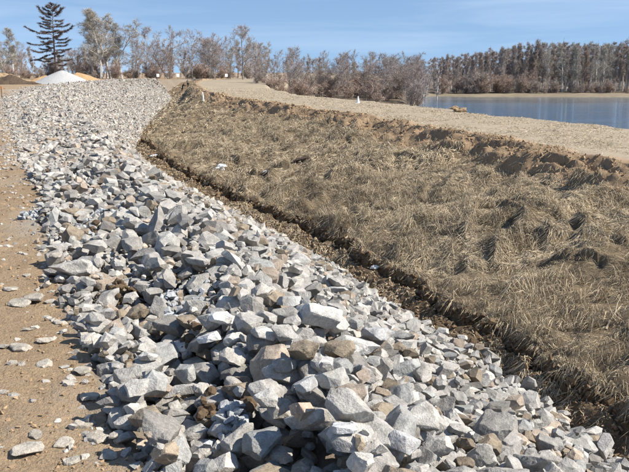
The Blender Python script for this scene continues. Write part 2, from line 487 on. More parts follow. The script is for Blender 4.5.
from mathutils import noise as mnoise
def detailed_stone(bm, seed):
    bmesh.ops.dissolve_limit(bm, angle_limit=R(4), verts=bm.verts[:], edges=bm.edges[:])
    bmesh.ops.bevel(bm, geom=bm.edges[:], offset=0.075, segments=2, profile=.6, affect='EDGES', clamp_overlap=True)
    bmesh.ops.triangulate(bm, faces=bm.faces[:])
    for _ in range(3):
        long = [e for e in bm.edges if e.calc_length() > 0.22]
        if not long: break
        bmesh.ops.subdivide_edges(bm, edges=long, cuts=1)
        bmesh.ops.triangulate(bm, faces=[f for f in bm.faces if len(f.verts) > 3])
    off = Vector((seed * 3.7, seed * 1.3, seed * 7.1))
    for v in bm.verts:
        p = v.co
        k = 0.10 * (mnoise.noise(p * 1.5 + off)) + 0.055 * mnoise.noise(p * 3.4 + off) + 0.03 * mnoise.noise(p * 8 + off)
        v.co = p * (1 + k)
    bmesh.ops.recalc_face_normals(bm, faces=bm.faces[:])
    for f in bm.faces: f.smooth = True
    for e in bm.edges:
        if len(e.link_faces) == 2 and e.calc_face_angle(0) > R(24): e.smooth = False
    me = bpy.data.meshes.new('rock')
    bm.to_mesh(me)
    return me

AX = [(1, .74, .44), (1, .62, .48), (1, .82, .36), (1, .56, .40), (1, .85, .60), (1, .76, .50)]
SH = []          # near variants: (planes n, d, V, F, detailed mesh)
for i in range(30):
    n, d, bm = make_stone_shape(100 + i, [12, 15, 13, 18][i % 4], AX[i % 6], (.80, 1.0))
    me = detailed_stone(bm.copy(), i); me.materials.append(M['stone_obj'])
    V, F = bm_arrays(bm)
    SH.append((n, d, V, F, me)); bm.free()
for i in range(5):
    n, d, bm = make_stone_shape(150 + i, [15, 17][i % 2], (1, [.7, .85, .6][i % 3], .17), (.80, 1.0))
    me = detailed_stone(bm.copy(), 40 + i); me.materials.append(M['stone_obj'])
    V, F = bm_arrays(bm)
    SH.append((n, d, V, F, me)); bm.free()
SHM = []
for i in range(12):
    n, d, bm = make_stone_shape(300 + i, 10, AX[i % 6], (.75, 1)); V, F = bm_arrays(bm); SHM.append((V, F)); bm.free()
SHF = []
for i in range(10):
    n, d, bm = make_stone_shape(400 + i, 7 + i % 2, AX[i % 6], (.8, 1)); V, F = bm_arrays(bm); SHF.append((V, F)); bm.free()

def stone_cols(n, r, brownish=0.10):
    base = r.normal(0.405, 0.055, n)[:, None] * np.array([1.0, .96, .885])[None]
    kind = r.random(n)
    base = np.where((kind < .12)[:, None], base * np.array([.74, .73, .72]), base)
    base = np.where(((kind > .12) & (kind < .24))[:, None], base * np.array([1.22, 1.21, 1.19]), base)
    base = np.where(((kind > .24) & (kind < .24 + brownish))[:, None], base * np.array([.70, .60, .48]), base)
    base = np.where(((kind > .45) & (kind < .51))[:, None], base * np.array([1.04, .9, .78]), base)
    base = np.where(((kind > .51) & (kind < .60))[:, None], base * np.array([.86, .90, .93]), base)
    return np.clip(base, .08, .75)

# --- drop packing on a height map near the camera
GX0, GX1, GY0, GY1, GS = -8.5, 7.5, 2.2, 21.0, 0.022
gx = np.arange(GX0, GX1, GS); gy = np.arange(GY0, GY1, GS)
GXm, GYm = np.meshgrid(gx, gy)
H = Z(GXm, GYm)
BASE = H.copy()
STONES = []      # (variant, R, scale, pos, colour)
OWN = np.full(H.shape, -1, np.int32)

def prep(var, rot, s):
    n, d = SH[var][0] @ rot.T, SH[var][1] * s
    V = SH[var][2] @ rot.T * s
    ext = np.abs(V).max(0)
    w = int(ext[0] / GS) + 2; h = int(ext[1] / GS) + 2
    lx = np.arange(-w, w + 1) * GS; ly = np.arange(-h, h + 1) * GS
    LX, LY = np.meshgrid(lx, ly)
    top = np.full(LX.shape, 9.0); bot = np.full(LX.shape, -9.0)
    for k in range(len(d)):
        nz = n[k, 2]
        if abs(nz) < 1e-3: nz = 1e-3 if nz >= 0 else -1e-3
        pz = (d[k] - n[k, 0] * LX - n[k, 1] * LY) / nz
        if nz > 0: top = np.minimum(top, pz)
        else: bot = np.maximum(bot, pz)
    mask = top > bot
    return w, h, top, bot, mask

def place(var, rot, s, spots, col, sink=0.02, thick=None, bed=.06):
    w, h, top, bot, mask = prep(var, rot, s)
    best = None
    for (x, y) in spots:
        i, j = int((y - GY0) / GS), int((x - GX0) / GS)
        if i - h < 0 or j - w < 0 or i + h + 1 > H.shape[0] or j + w + 1 > H.shape[1]: continue
        sub = H[i - h:i + h + 1, j - w:j + w + 1]
        gap = np.where(mask, sub - bot, -9)
        # rests where the highest few contacts carry it
        zc = np.partition(gap.ravel(), -max(3, int(mask.sum() * bed)))[-max(3, int(mask.sum() * bed))]
        rel = zc - BASE[i, j]
        if thick is not None: rel = rel - thick(x, y)
        if best is None or rel < best[0]: best = (rel, i, j, zc)
    if best is None: return None
    rel, i, j, zc = best
    zc -= sink * s
    sub = H[i - h:i + h + 1, j - w:j + w + 1]; own = OWN[i - h:i + h + 1, j - w:j + w + 1]
    t = top + zc
    up = mask & (t > sub)
    own[up] = len(STONES); sub[up] = t[up]
    STONES.append([var, rot, s, (gx[j], gy[i], zc), col])
    return rel

def rnd_rot(r, tilt=.36):
    return rot_np(r.normal(0, tilt), r.normal(0, tilt), r.uniform(0, 6.28))

ksg = knots(gy)
def inrock(x, y):
    k = int(np.clip((y - GY0) / GS, 0, len(gy) - 1))
    return ksg[2][0][k], ksg[4][0][k], ksg[5][0][k]

r = np.random.default_rng(5)
def sample_spots(k, lo=0.0, hi=1.0, power=1.0):
    out = []
    while len(out) < k:
        y = 2.4 + (20.6 - 2.4) * r.random() ** power
        xl, xc, xt = inrock(0, y)
        a, b_ = xl + lo * (xt - xl), xl + hi * (xt - xl)
        x = r.uniform(a, b_)
        if abs(x / max(y, 1)) > 0.56 + 1.2 / y: continue
        out.append((x, y))
    return out

def coarse(x, y):
    """1 in the coarse heap along the crest, 0 on the even slope"""
    xl, xc, xt = inrock(x, y)
    return float(1 - smooth(0.25, 1.1, x - xc - 0.35 * (1 - (y / 20))))

# --- stones the photograph singles out: (px, py, size px across, variant, colour, flat rotation, label)
FEAT = [
 (318, 322, 54, 2, (.56, .55, .52), .3, 'largest pale grey slab lying on top of the near rock heap'),
 (221, 329, 27, 3, (.74, .73, .70), .2, 'bright white flat stone beside the bluish gravel pocket'),
 (212, 359, 24, 8, (.74, .73, .71), .9, 'bright white chunk below the flat white stone'),
 (247, 353, 26, 4, (.44, .43, .41), .0, 'rounded mid grey stone between the white chunk and the big slab'),
 (352, 353, 40, 0, (.53, .52, .49), -.4, 'broad light grey boulder just below the largest slab'),
 (308, 402, 34, 9, (.43, .43, .42), 1.2, 'tall slanted grey stone in the middle of the near heap'),
 (303, 449, 24, 5, (.50, .40, .31), .5, 'pinkish beige stone near the bottom edge of the heap'),
 (243, 397, 24, 10, (.29, .24, .18), .7, 'brown stained stone under the long flat stone'),
 (466, 464, 20, 11, (.20, .165, .125), .1, 'small dark brown stone low on the rock slope'),
 (283, 391, 42, 15, (.50, .48, .44), .05, 'long flat pale stone lying level in the heap'),
 (286, 371, 26, 16, (.36, .36, .35), .3, 'dark grey blocky stone above the long flat stone'),
 (347, 432, 28, 14, (.62, .62, .61), .8, 'white cracked stone with a bluish shaded side'),
 (405, 402, 33, 18, (.50, .49, .46), .4, 'light grey wedge shaped stone on the shoulder of the slope'),
 (378, 340, 30, 6, (.44, .44, .43), .2, 'grey leaning stone to the side of the broad boulder'),
 (265, 335, 26, 12, (.55, .53, .49), -.5, 'cream grey stone leaning under the edge of the largest slab'),
 (338, 290, 24, 20, (.50, .49, .47), .1, 'pale stone standing behind the largest slab'),
 (232, 300, 26, 22, (.52, .51, .48), .4, 'light grey stone above the bluish gravel pocket'),
 (190, 390, 26, 24, (.48, .47, .45), .6, 'grey stone at the foot of the heap facing the road'),
 (225, 435, 30, 7, (.46, .45, .43), 1.0, 'broad grey stone near the bottom edge beside brown clay'),
 (405, 455, 36, 13, (.47, .47, .46), .2, 'large grey stone cut by the bottom edge of the picture'),
 (268, 425, 28, 17, (.46, .45, .42), -.2, 'squat grey stone left of the pinkish beige stone'),
 (300, 262, 24, 19, (.42, .41, .39), .2, 'grey slab on the crest at the far end of the coarse heap'),
 (150, 360, 20, 21, (.50, .49, .46), .3, 'pale stone on the road edge of the heap'),
 (325, 372, 26, 23, (.52, .51, .49), .9, 'upright light stone below the broad boulder'),
]
FEAT_IDX = {}
def place_features():
    for px, py, sp, var, colr, yaw, lab in FEAT:
        d = ray(px, py)
        t = np.linspace(3, 20, 3000) / d[1]
        P = np.array([0, 0, CAM_H]) + t[:, None] * d
        ii = ((P[:, 1] - GY0) / GS).astype(int).clip(0, H.shape[0] - 1); jj = ((P[:, 0] - GX0) / GS).astype(int).clip(0, H.shape[1] - 1)
        hit = np.nonzero(P[:, 2] < H[ii, jj])[0]
        if not len(hit): continue
        p = P[hit[0]]
        dist = np.linalg.norm(p - [0, 0, CAM_H])
        s = sp / FPX * dist / 2 * 1.02
        FEAT_IDX[len(STONES)] = lab
        place(var, rot_np(-.25, .12, yaw), s, [(p[0], p[1])], np.array(colr), sink=.12, bed=.32)
NSTONE = 8800
cols = stone_cols(NSTONE, r, .075)
for i in range(NSTONE):
    if i == 7000: place_features()
    (x, y), = sample_spots(1, 0.0, 1.0)
    c = coarse(x, y)
    if c > r.random():
        s = (1.0 if i < 7000 else .72) * float(np.clip(r.lognormal(math.log(.092), .42), .045, .185)) * (.55 + .45 * float(smooth(.0, .9, x - inrock(x, y)[0])))
    else:
        s = float(np.clip(r.lognormal(math.log(.079), .32), .045, .145))
    spots = [(x, y)] + [(x + r.normal(0, .30), y + r.normal(0, .30)) for _ in range(3)]
    spots = [q for q in spots if inrock(*q)[0] + .05 < q[0] < inrock(*q)[2] - .06]
    if spots: place(r.integers(30), rnd_rot(r), s, spots, cols[i])

for i in range(700):            # fill the hollows nearest the road and the viewer
    y = 2.5 + 5.5 * r.random(); xl, xc, xt = inrock(0, y); x = r.uniform(xl + .1, xt - .1)
    c_ = [(x, y)] + [(x + r.normal(0, .35), y + r.normal(0, .35)) for _ in range(6)]
    c_ = [q for q in c_ if inrock(*q)[0] + .1 < q[0] < inrock(*q)[2] - .06]
    if c_: place(r.integers(30), rnd_rot(r), float(np.clip(r.lognormal(math.log(.075), .35), .045, .14)), c_, stone_cols(1, r, .075)[0])
# --- flat stones lying in the road
FLAT0 = len(STONES)
road_px = [(20, 304, 26), (34, 301, 22), (22, 347, 30), (46, 340, 18), (5, 344, 14), (30, 452, 34), (66, 441, 22), (85, 422, 26), (45, 365, 22), (70, 384, 16),
           (84, 372, 24), (12, 290, 16), (60, 322, 18), (6, 395, 12), (100, 436, 26), (110, 455, 22), (52, 302, 14), (92, 396, 24), (30, 330, 12), (74, 460, 18),
           (16, 362, 12), (112, 412, 20), (48, 286, 14), (40, 436, 18), (96, 350, 22), (58, 268, 16), (28, 275, 10), (118, 440, 18)]
for q, (px, py, sp) in enumerate(road_px):
    x, y = unproj(px, py, 0.0)
    s = sp / FPX * math.hypot(y, CAM_H) / 2
    var = 30 + q % 5
    # laid flat: the stone's thin axis upright
    place(var, rot_np(r.normal(0, .07), r.normal(0, .07), r.uniform(0, 6.28)), s, [(x, y)], np.array([.45, .41, .345]) * r.uniform(.85, 1.12), sink=.12)
FLAT1 = len(STONES)
# --- pockets of fine bluish gravel, brown clay clods
GRAV0 = len(STONES)
pockets = [(185, 322, 26), (100, 237, 20), (145, 283, 14), (85, 252, 14), (38, 215, 14), (230, 470, 20), (105, 228, 12), (180, 345, 12)]
for px, py, rad in pockets:
    p = ground_hit(px, py); 
    rr = rad / FPX * math.hypot(p[1], CAM_H - p[2])
    for k in range(int(120 * (rad / 20) ** 1.6)):
        a, q = r.uniform(0, 6.28), rr * math.sqrt(r.random())
        s = float(np.clip(r.normal(.030, .008), .016, .05)) * (1 + p[1] * .02)
        place(r.integers(30), rnd_rot(r, .8), s, [(p[0] + q * math.cos(a + o_), p[1] + 2.0 * q * math.sin(a + o_)) for o_ in (0, 1.3, 2.6, 3.9, 5.2)], np.array([.42, .44, .45]) * r.uniform(.8, 1.2))
# loose chips along the road edge
for k in range(900):
    y = 2.6 + 17 * r.random() ** 1.3
    xl, xc, xt = inrock(0, y)
    x = xl - abs(r.normal(0, .45 + .02 * y)) + .15
    s = float(np.clip(r.lognormal(math.log(.018), .55), .007, .05))
    place(r.integers(30), rnd_rot(r, .3), s, [(x, y)], np.array([.47, .44, .39]) * r.uniform(.75, 1.2), sink=.5)
# small infill in the heap
for k in range(2600):
    (x, y), = sample_spots(1, 0, 1)
    s = float(np.clip(r.normal(.038, .010), .02, .06))
    place(r.integers(30), rnd_rot(r, .8), s, [(x, y)] + [(x + r.normal(0, .12), y + r.normal(0, .12)) for _ in range(3)], stone_cols(1, r, .12)[0])
GRAV1 = len(STONES)

# --- choose the stones that show largest as things of their own
Wf = 1024 / 629.0
vis = np.zeros(len(STONES))
ii, jj = np.nonzero(OWN >= 0)
own = OWN[ii, jj]
X, Y, Zt = gx[jj], gy[ii], H[ii, jj]
Fy = Y * math.cos(PITCH) + (CAM_H - Zt) * math.sin(PITCH)
U = 314.5 + FPX * X / Fy
Vv = 236 - FPX * (Y * math.sin(PITCH) - (CAM_H - Zt) * math.cos(PITCH)) / Fy
ok = (U > 2) & (U < 627) & (Vv > 2) & (Vv < 470)
np.add.at(vis, own[ok], 1.0 / (Fy[ok] ** 2) / Fy[ok] * 3)
order = list(np.argsort(-vis))
chosen = list(FEAT_IDX) + [i for i in range(FLAT0, FLAT1) if vis[i] > 0]
flat_set = set(range(FLAT0, FLAT1))
for i in order:
    if len(chosen) >= 298: break
    if i not in FEAT_IDX and i not in flat_set and not (GRAV0 <= i < GRAV1): chosen.append(int(i))
chosen_set = set(chosen)
ORD = 'first second third fourth fifth sixth seventh eighth ninth tenth eleventh twelfth thirteenth fourteenth fifteenth sixteenth seventeenth eighteenth nineteenth twentieth'.split()
ORD += ['twenty-' + o for o in ORD[:9]] + ['thirtieth']
ANCHOR = ['the largest pale slab', 'the bright white flat stone', 'the bright white chunk', 'the rounded mid grey stone', 'the broad light boulder', 'the tall slanted stone', 'the pinkish beige stone',
          'the brown stained stone', 'the small dark brown stone', 'the long flat stone', 'the dark blocky stone', 'the white cracked stone', 'the wedge shaped stone', 'the grey leaning stone',
          'the cream grey stone', 'the pale stone behind the slab', 'the light stone above the bluish gravel', 'the stone at the heap foot', 'the broad stone beside brown clay', 'the large stone at the bottom edge',
          'the squat grey stone', 'the grey slab at the far heap end', 'the pale road edge stone', 'the upright light stone']
def proj(p):
    f_ = p[1] * math.cos(PITCH) + (CAM_H - p[2]) * math.sin(PITCH)
    return np.array([314.5 + FPX * p[0] / f_, 236 - FPX * (p[1] * math.sin(PITCH) - (CAM_H - p[2]) * math.cos(PITCH)) / f_])
def hue_of(c):
    if c[0] - c[2] > .13: return 'brown'
    if c[1] < .36: return 'dark grey'
    if c[1] > .54: return 'whitish'
    return 'bluish grey' if c[2] > c[0] else 'light grey'
LAB = {}
anch = {i: (proj(STONES[i][3]), ANCHOR[[f[6] for f in FEAT].index(l)]) for i, l in FEAT_IDX.items()}
bucket = {}
for i in chosen:
    if i in FEAT_IDX or i in flat_set: continue
    q = proj(STONES[i][3])
    dd, k = min((np.linalg.norm(q - a), k) for k, (a, _) in anch.items())
    v = q - anch[k][0]
    way = (('left of' if v[0] < 0 else 'right of') if abs(v[0]) > abs(v[1]) else ('above' if v[1] < 0 else 'below'))
    bucket.setdefault((k, way, hue_of(STONES[i][4])), []).append((dd, i))
for (k, way, hue), lst in bucket.items():
    for n_, (dd, i) in enumerate(sorted(lst)):
        LAB[i] = ('%s angular stone closest %s %s' % (hue, way, anch[k][1])) if n_ == 0 else ('%s angular stone, %s out %s %s' % (hue, ORD[min(n_, 29)], way, anch[k][1]))
for n_, i in enumerate(sorted([i for i in chosen if i in flat_set], key=lambda i: -proj(STONES[i][3])[1])):
    LAB[i] = 'flat pale stone pressed into the sandy road, %s up from the bottom edge' % ORD[n_]
def zone_label(st):
    x, y, z = st[3]; xl, xc, xt = inrock(x, y); c = st[4]
    if c[0] - c[2] > .13: hue = 'brown'
    elif c[1] < .36: hue = 'dark grey'
    elif c[1] > .53: hue = 'whitish'
    elif c[2] > c[0]: hue = 'bluish grey'
    else: hue = 'light grey'
    if x < xl + .35 * (xc - xl): zn = 'along the road edge of the rock heap'
    elif x < xc + .5: zn = 'in the coarse heap on the embankment crest'
    else: zn = 'on the rock slope facing the ditch'
    return '%s angular stone %s' % (hue, zn), 'stones ' + zn
for i in chosen:
    var, rot, s, pos, colr = STONES[i]
    o = obj('rock', SH[var][4], None)
    o.matrix_world = Matrix.Translation(pos) @ Matrix(rot.tolist()).to_4x4() @ Matrix.Scale(s, 4)
    o.color = (*[float(c) for c in colr], 1)
    if i in FEAT_IDX: tag(o, FEAT_IDX[i], 'rock', 'stones in the coarse heap on the embankment crest')
    elif i in flat_set:
        tag(o, LAB[i], 'rock', 'flat stones in the road')
    else:
        lab, grp = zone_label(STONES[i]); tag(o, LAB[i], 'rock', grp)

def join_stones(items):
    """items: (V, F, R, s, pos, col)"""
    nV = sum(len(i[0]) for i in items); nF = sum(len(i[1]) for i in items)
    V = np.empty((nV, 3), np.float32); F = np.empty((nF, 3), np.int32); C = np.empty((nV, 3), np.float32)
    a = b_ = 0
    for v, f, rt, s, p, c in items:
        k, q = len(v), len(f)
        V[a:a + k] = (v @ rt.T) * s + p; F[b_:b_ + q] = f + a; C[a:a + k] = c
        a += k; b_ += q
    return V, F, C
items = []
seen_on_top = set(np.unique(OWN).tolist())
for i, (var, rot, s, pos, colr) in enumerate(STONES):
    if i in chosen_set or (i not in seen_on_top and pos[1] > 8.5): continue
    small = s < .045
    src = SHM[var % len(SHM)] if small else (SH[var][2], SH[var][3])
    items.append((src[0], src[1], rot, s, np.array(pos), colr))

# --- the rest of the slope, laid stone by stone over the surface
def scatter(y0, y1, dens, shapes, smin, smax):
    rr = np.random.default_rng(int(y0))
    ys = np.arange(y0, y1, 0.5)
    out = []
    for y in ys:
        ks = knots(np.array([y]))
        xl, xt = ks[2][0][0], ks[5][0][0]
        n = rr.poisson((xt - xl + .3) * .5 * dens)
        x = rr.uniform(xl - .2, xt - .02, n); yy = y + rr.uniform(0, .5, n)
        edge = np.abs(rr.normal(0, .5 + y * .006, max(2, n // 9)))
        x = np.concatenate([x, xl - edge]); yy = np.concatenate([yy, y + rr.uniform(0, .5, len(edge))])
        kk = knots(yy); 
        z = Z(x, yy)
        inside = smooth(0, 1.2, x - kk[2][0]) * smooth(0, .6, kk[5][0] - x)
        cc = stone_cols(len(x), rr, .06) * np.array([1.03, 1.0, .97])
        near_c = np.exp(-((x - kk[4][0]) / 1.6) ** 2) * (1 - smooth(35, 70, y))
        s = np.clip(rr.lognormal(math.log((smin + smax) / 2), .3, len(x)) * (1 + .25 * near_c), smin * .8, smax * 1.6)
        s[len(x) - len(edge):] *= .5
        hz = z + s * rr.uniform(-.3, .35, len(x)) * inside + .24 * inside + .05 * near_c * rr.normal(0, 1, len(x)) + .16 * near_c * inside + .10 * fbm(x * 1.1, yy * .5, 33, 3) * inside
        for i in range(len(x)):
            v, f = shapes[rr.integers(len(shapes))]
            out.append((v, f, rnd_rot(rr, .3), s[i], np.array((x[i], yy[i], hz[i])), cc[i]))
    return out
items += scatter(20.4, 36, 54, [(s_[2], s_[3]) for s_ in SH[:6]] + SHM, .065, .105)
items += scatter(36, 62, 44, SHM[:3] + SHF, .07, .11)
items += scatter(62, 153, 22, SHF, .083, .13)
V, F, C = join_stones(items)
o = obj('rubble', mesh_np('rubble', V, F, C), M['stone_tint'])
tag(o, 'grey broken stone covering the long embankment slope', 'rubble', kind='stuff')
NT_ROCK = len(F)

# ------------------------------------------------------------------ brown clay clods among the rocks and ditch
def lump_mesh(seed, sub=2, amp=.35):
    bm = bmesh.new(); bmesh.ops.create_icosphere(bm, subdivisions=sub, radius=1)
    off = Vector((seed * 5.1, seed * 2.3, 1.7))
    for v in bm.verts:
        k = 1 + amp * mnoise.noise(v.co * 1.3 + off) * 1.6 + amp * .6 * mnoise.noise(v.co * 3 + off)
        v.co = Vector((v.co.x, v.co.y * .85, v.co.z * .7)) * k
    V, F = bm_arrays(bm); bm.free(); return V, F
LUMP = [lump_mesh(i, 2, .22) for i in range(8)]
items = []
def clods(pts, smu, col, jit=.25, soft=False):
    for x, y, z in pts:
        s = min(2.0 * smu, max(.012, r.lognormal(math.log(smu), .5)))
        v, f = LUMP[r.integers(8)] if soft else SHF[r.integers(10)]
        items.append((v, f, rnd_rot(r, .6), s, np.array((x, y, z + s * .15)), np.array(col) * r.uniform(1 - jit, 1 + jit)))
def surf(x, y):
    i, j = int((y - GY0) / GS), int((x - GX0) / GS)
    return H[i, j] if 0 <= i < H.shape[0] and 0 <= j < H.shape[1] else float(Z(x, y))
for px, py, rad, n in [(127, 312, 13, 90), (208, 458, 14, 90), (32, 138, 7, 40), (45, 180, 9, 40), (176, 300, 8, 40), (192, 372, 8, 40), (250, 445, 6, 30), (130, 395, 6, 30), (97, 250, 5, 20)]:
    p = ground_hit(px, py); rr_ = rad / FPX * p[1]
    pts = []
    for k in range(n):
        x, y = p[0] + r.normal(0, rr_ * .5), p[1] + r.normal(0, rr_ * .9)
        pts.append((x, y, surf(x, y)))
    clods(pts, .026 * (1 + p[1] * .02), (.12, .086, .055), .3, True)
NCL = len(items)
yy = np.exp(r.uniform(math.log(7.5), math.log(75), 5200))
kk = knots(yy); u = r.random(5200)
xx = kk[5][0] + (kk[7][0] - kk[5][0]) * u
zz = Z(xx, yy)
for k in range(5200):
    clods([(xx[k], yy[k], zz[k])], .011 + .0006 * yy[k], (.20, .14, .085) if r.random() < .75 else (.36, .29, .19), .35)
ny = 1800; yr = np.exp(r.uniform(math.log(3), math.log(30), ny)); kr = knots(yr)
xr = kr[2][0] - np.abs(r.normal(0, 1, ny)) * (1.0 + .08 * yr); zr = Z(xr, yr)
for k in range(ny): clods([(xr[k], yr[k], zr[k])], .007 + .0007 * yr[k], (.31, .22, .135), .25)
ns = 2600; ys_ = np.exp(r.uniform(math.log(8), math.log(55), ns)); ksc = knots(ys_)
us = r.random(ns); xs_ = ksc[7][0] + (ksc[8][0] + .04 - ksc[7][0]) * us; zs_ = Z(xs_, ys_)
for k in range(ns): clods([(xs_[k] - .02, ys_[k], zs_[k])], .020 + .0012 * ys_[k], (.15, .105, .065) if r.random() < .8 else (.30, .24, .16), .35)
# crumbs torn from the brow
yy = np.exp(r.uniform(math.log(14), math.log(90), 4500)); kk = knots(yy)
xx = kk[9][0] + (kk[10][0] - kk[9][0]) * (1.15 * r.random(4500) ** .8 - .15)
zz = Z(xx, yy)
for k in range(4500):
    clods([(xx[k], yy[k], zz[k])], .014 + .0005 * yy[k], (.31, .22, .135), .3)
V, F, C = join_stones(items)
tag(obj('loose_soil', mesh_np('loose_soil', V, F, C), M['soil_tint']), 'brown soil clods lying in the ditch and along the torn brow', 'soil', kind='stuff')

# ------------------------------------------------------------------ dry grass
def blades(X, Y, dirx, diry, length, width, lift, col, zbase, r):
    n = len(X)
    az = np.arctan2(diry, dirx)
    P0 = np.stack([X, Y, zbase], 1)
    h = np.stack([np.cos(az), np.sin(az), np.zeros(n)], 1)
    side = np.stack([-np.sin(az), np.cos(az), np.zeros(n)], 1)
    m1 = P0 + h * (length * .45)[:, None]; t1 = P0 + h * length[:, None]
    m1[:, 2] = Z(m1[:, 0], m1[:, 1]) + lift
    t1[:, 2] = Z(t1[:, 0], t1[:, 1]) + lift * r.uniform(.1, .9, n)
    m1[:, 2] = np.maximum(m1[:, 2], zbase - length * .25); t1[:, 2] = np.maximum(t1[:, 2], zbase - length * .55)
    # limit drops so blades arch instead of hanging straight down a scarp
    w = width[:, None]
    up = np.array([0, 0, 1.0])[None] * w * r.uniform(-.6, .6, (n, 1))
    V = np.stack([P0 - side * w * .5, P0 + side * w * .5, m1 - side * w * .45 + up, m1 + side * w * .45 - up, t1], 1).reshape(-1, 3)
    b0 = np.arange(n)[:, None] * 5
    F = np.concatenate([b0 + [0, 1, 3], b0 + [0, 3, 2], b0 + [2, 3, 4]], 0)
    return V, F, np.repeat(col, 5, 0)

def grass_cols(n, r, tone):
    a = np.array([.52, .43, .295]); b_ = np.array([.38, .315, .22]); c = np.array([.16, .13, .088])
    t = np.clip(tone + r.normal(0, .28, n), 0, 1)[:, None]
    col = np.where(t < .5, a + (b_ - a) * t * 2, b_ + (c - b_) * (t - .5) * 2)
    return col * r.uniform(.75, 1.2, n)[:, None]

Vs, Fs, Cs = [], [], []
off = 0
def add_blades(res):
    global off
    V, F, C = res; Vs.append(V); Fs.append(F + off); Cs.append(C); off += len(V)

def bank_grass(y0, y1, n, lmu, wd, lift):
    r = np.random.default_rng(int(y0 * 10))
    Y = np.exp(r.uniform(math.log(y0), math.log(y1), n)) if y1 < 60 else r.uniform(y0, y1, n)
    ks = knots(Y)
    X = ks[8][0] + (ks[10][0] - ks[8][0]) * r.random(n)
    # keep in view
    keep = np.abs(X / Y) < .50
    # thin out on the torn brow and in worn spots
    soil = smooth(-.4, .5, X - ks[9][0] + .7 * fbm(X * .9, Y * .6, 62, 3))
    patch = fbm(X * .55, Y * .45, 81, 3)
    keep &= r.random(n) > soil * .93
    keep &= r.random(n) < np.clip(.80 + 1.8 * patch, .38, 1)
    X, Y = X[keep], Y[keep]; n = len(X)
    # downhill is -x with a little towards the camera; swirled by a flow field
    fa = math.pi * 1.15 + 1.7 * fbm(X * .5, Y * .4, 82, 3) + r.normal(0, .75, n)
    tone = .42 + .9 * fbm(X * .9, Y * .7, 83, 4) + .6 * fbm(X * .25, Y * .2, 87, 2)
    L = np.clip(r.lognormal(math.log(lmu), .35, n), lmu * .4, lmu * 2.0)
    tuft = np.clip(.5 + 2.2 * fbm(X * 1.3, Y * 1.1, 84, 3), .1, 1.6)
    lf = lift * tuft * r.uniform(.1, 1.3, n)
    L = L * (.35 + .65 * smooth(.05, .7, X - knots(Y)[8][0]))
    add_blades(blades(X, Y, np.cos(fa), np.sin(fa), L, np.full(n, wd) * r.uniform(.6, 1.4, n), lf, grass_cols(n, r, tone), Z(X, Y) - .01, r))
def edge_tufts():
    r = np.random.default_rng(1234)
    m = 900; Y = np.exp(r.uniform(math.log(8), math.log(50), m)); X = knots(Y)[8][0] + np.abs(r.normal(0, .06, m))
    nb_ = r.integers(6, 20, m); XX, YY = np.repeat(X, nb_), np.repeat(Y, nb_); n = len(XX)
    XX = XX + r.normal(0, .03, n); YY = YY + r.normal(0, .06, n)
    fa = np.repeat(math.pi * 1.1 + r.normal(0, .5, m), nb_) + r.normal(0, .6, n); L = r.uniform(.06, .20, n)
    P = Z(np.maximum(XX, np.repeat(X, nb_)), YY) + .01
    add_blades(blades(XX, YY, np.cos(fa), np.sin(fa), L, .005 * (1 + YY / 35) * r.uniform(.7, 1.3, n), r.uniform(.02, .10, n), grass_cols(n, r, np.repeat(r.uniform(.2, .9, m), nb_)), P, r))
def tufts(y0, y1, nt_):
    r = np.random.default_rng(999)
    Y = np.exp(r.uniform(math.log(y0), math.log(y1), nt_)); ks = knots(Y)
    X = ks[8][0] + (ks[9][0] - ks[8][0]) * r.uniform(0, 1.02, nt_)
    keep = (np.abs(X / Y) < .48) & (fbm(X * .4, Y * .35, 86, 2) > -.12); X, Y = X[keep], Y[keep]
    nb_ = r.integers(14, 40, len(X)); sz = np.repeat(r.uniform(.6, 1.4, len(X)), nb_)
    XX, YY = np.repeat(X, nb_), np.repeat(Y, nb_); n = len(XX); far = 1 + YY / 40
    XX = XX + r.normal(0, .06, n) * sz; YY = YY + r.normal(0, .06, n) * sz
    fa = np.repeat(math.pi * 1.17 + r.normal(0, .5, len(X)), nb_) + r.normal(0, .55, n)
    tone = np.repeat(r.uniform(.05, .55, len(X)), nb_)
    add_blades(blades(XX, YY, np.cos(fa), np.sin(fa), r.uniform(.18, .5, n) * sz, .0045 * far * r.uniform(.7, 1.4, n), r.uniform(.06, .30, n) * sz, grass_cols(n, r, tone), Z(XX, YY) - .01, r))
bank_grass(9, 17, 100000, .155, .0048, .10)
bank_grass(17, 30, 130000, .20, .0075, .13)
bank_grass(30, 55, 75000, .32, .014, .14)
bank_grass(55, 165, 34000, .42, .032, .12)
tufts(9, 60, 1500)
edge_tufts()
# straw litter in the ditch and low bank, short turf along the strip
def litter(y0, y1, n, k0, k1, lmu, wd, lift, tone, seed):
    r = np.random.default_rng(seed)
    Y = np.exp(r.uniform(math.log(y0), math.log(y1), n)); ks = knots(Y)
    X = ks[k0][0] + (ks[k1][0] - ks[k0][0]) * r.random(n)
    keep = (np.abs(X / Y) < .5) & (r.random(n) < np.clip(.5 + 2 * fbm(X * .8, Y * .5, seed, 3), .05, 1)); X, Y = X[keep], Y[keep]; n = len(X)
    a = r.uniform(0, 6.28, n)
    add_blades(blades(X, Y, np.cos(a), np.sin(a), r.lognormal(math.log(lmu), .4, n), np.full(n, wd) * (1 + Y / 30), lift * r.random(n), grass_cols(n, r, np.full(n, tone)) * 1.08, Z(X, Y) + .005, r))
litter(8, 60, 22000, 5, 6, .13, .008, .04, .35, 91)
litter(60, 160, 5000, 5, 8, .4, .02, .08, .45, 93)
litter(19, 110, 34000, 10, 11, .13, .007, .06, .3, 92)
V = np.concatenate(Vs); F = np.concatenate(Fs); C = np.concatenate(Cs)
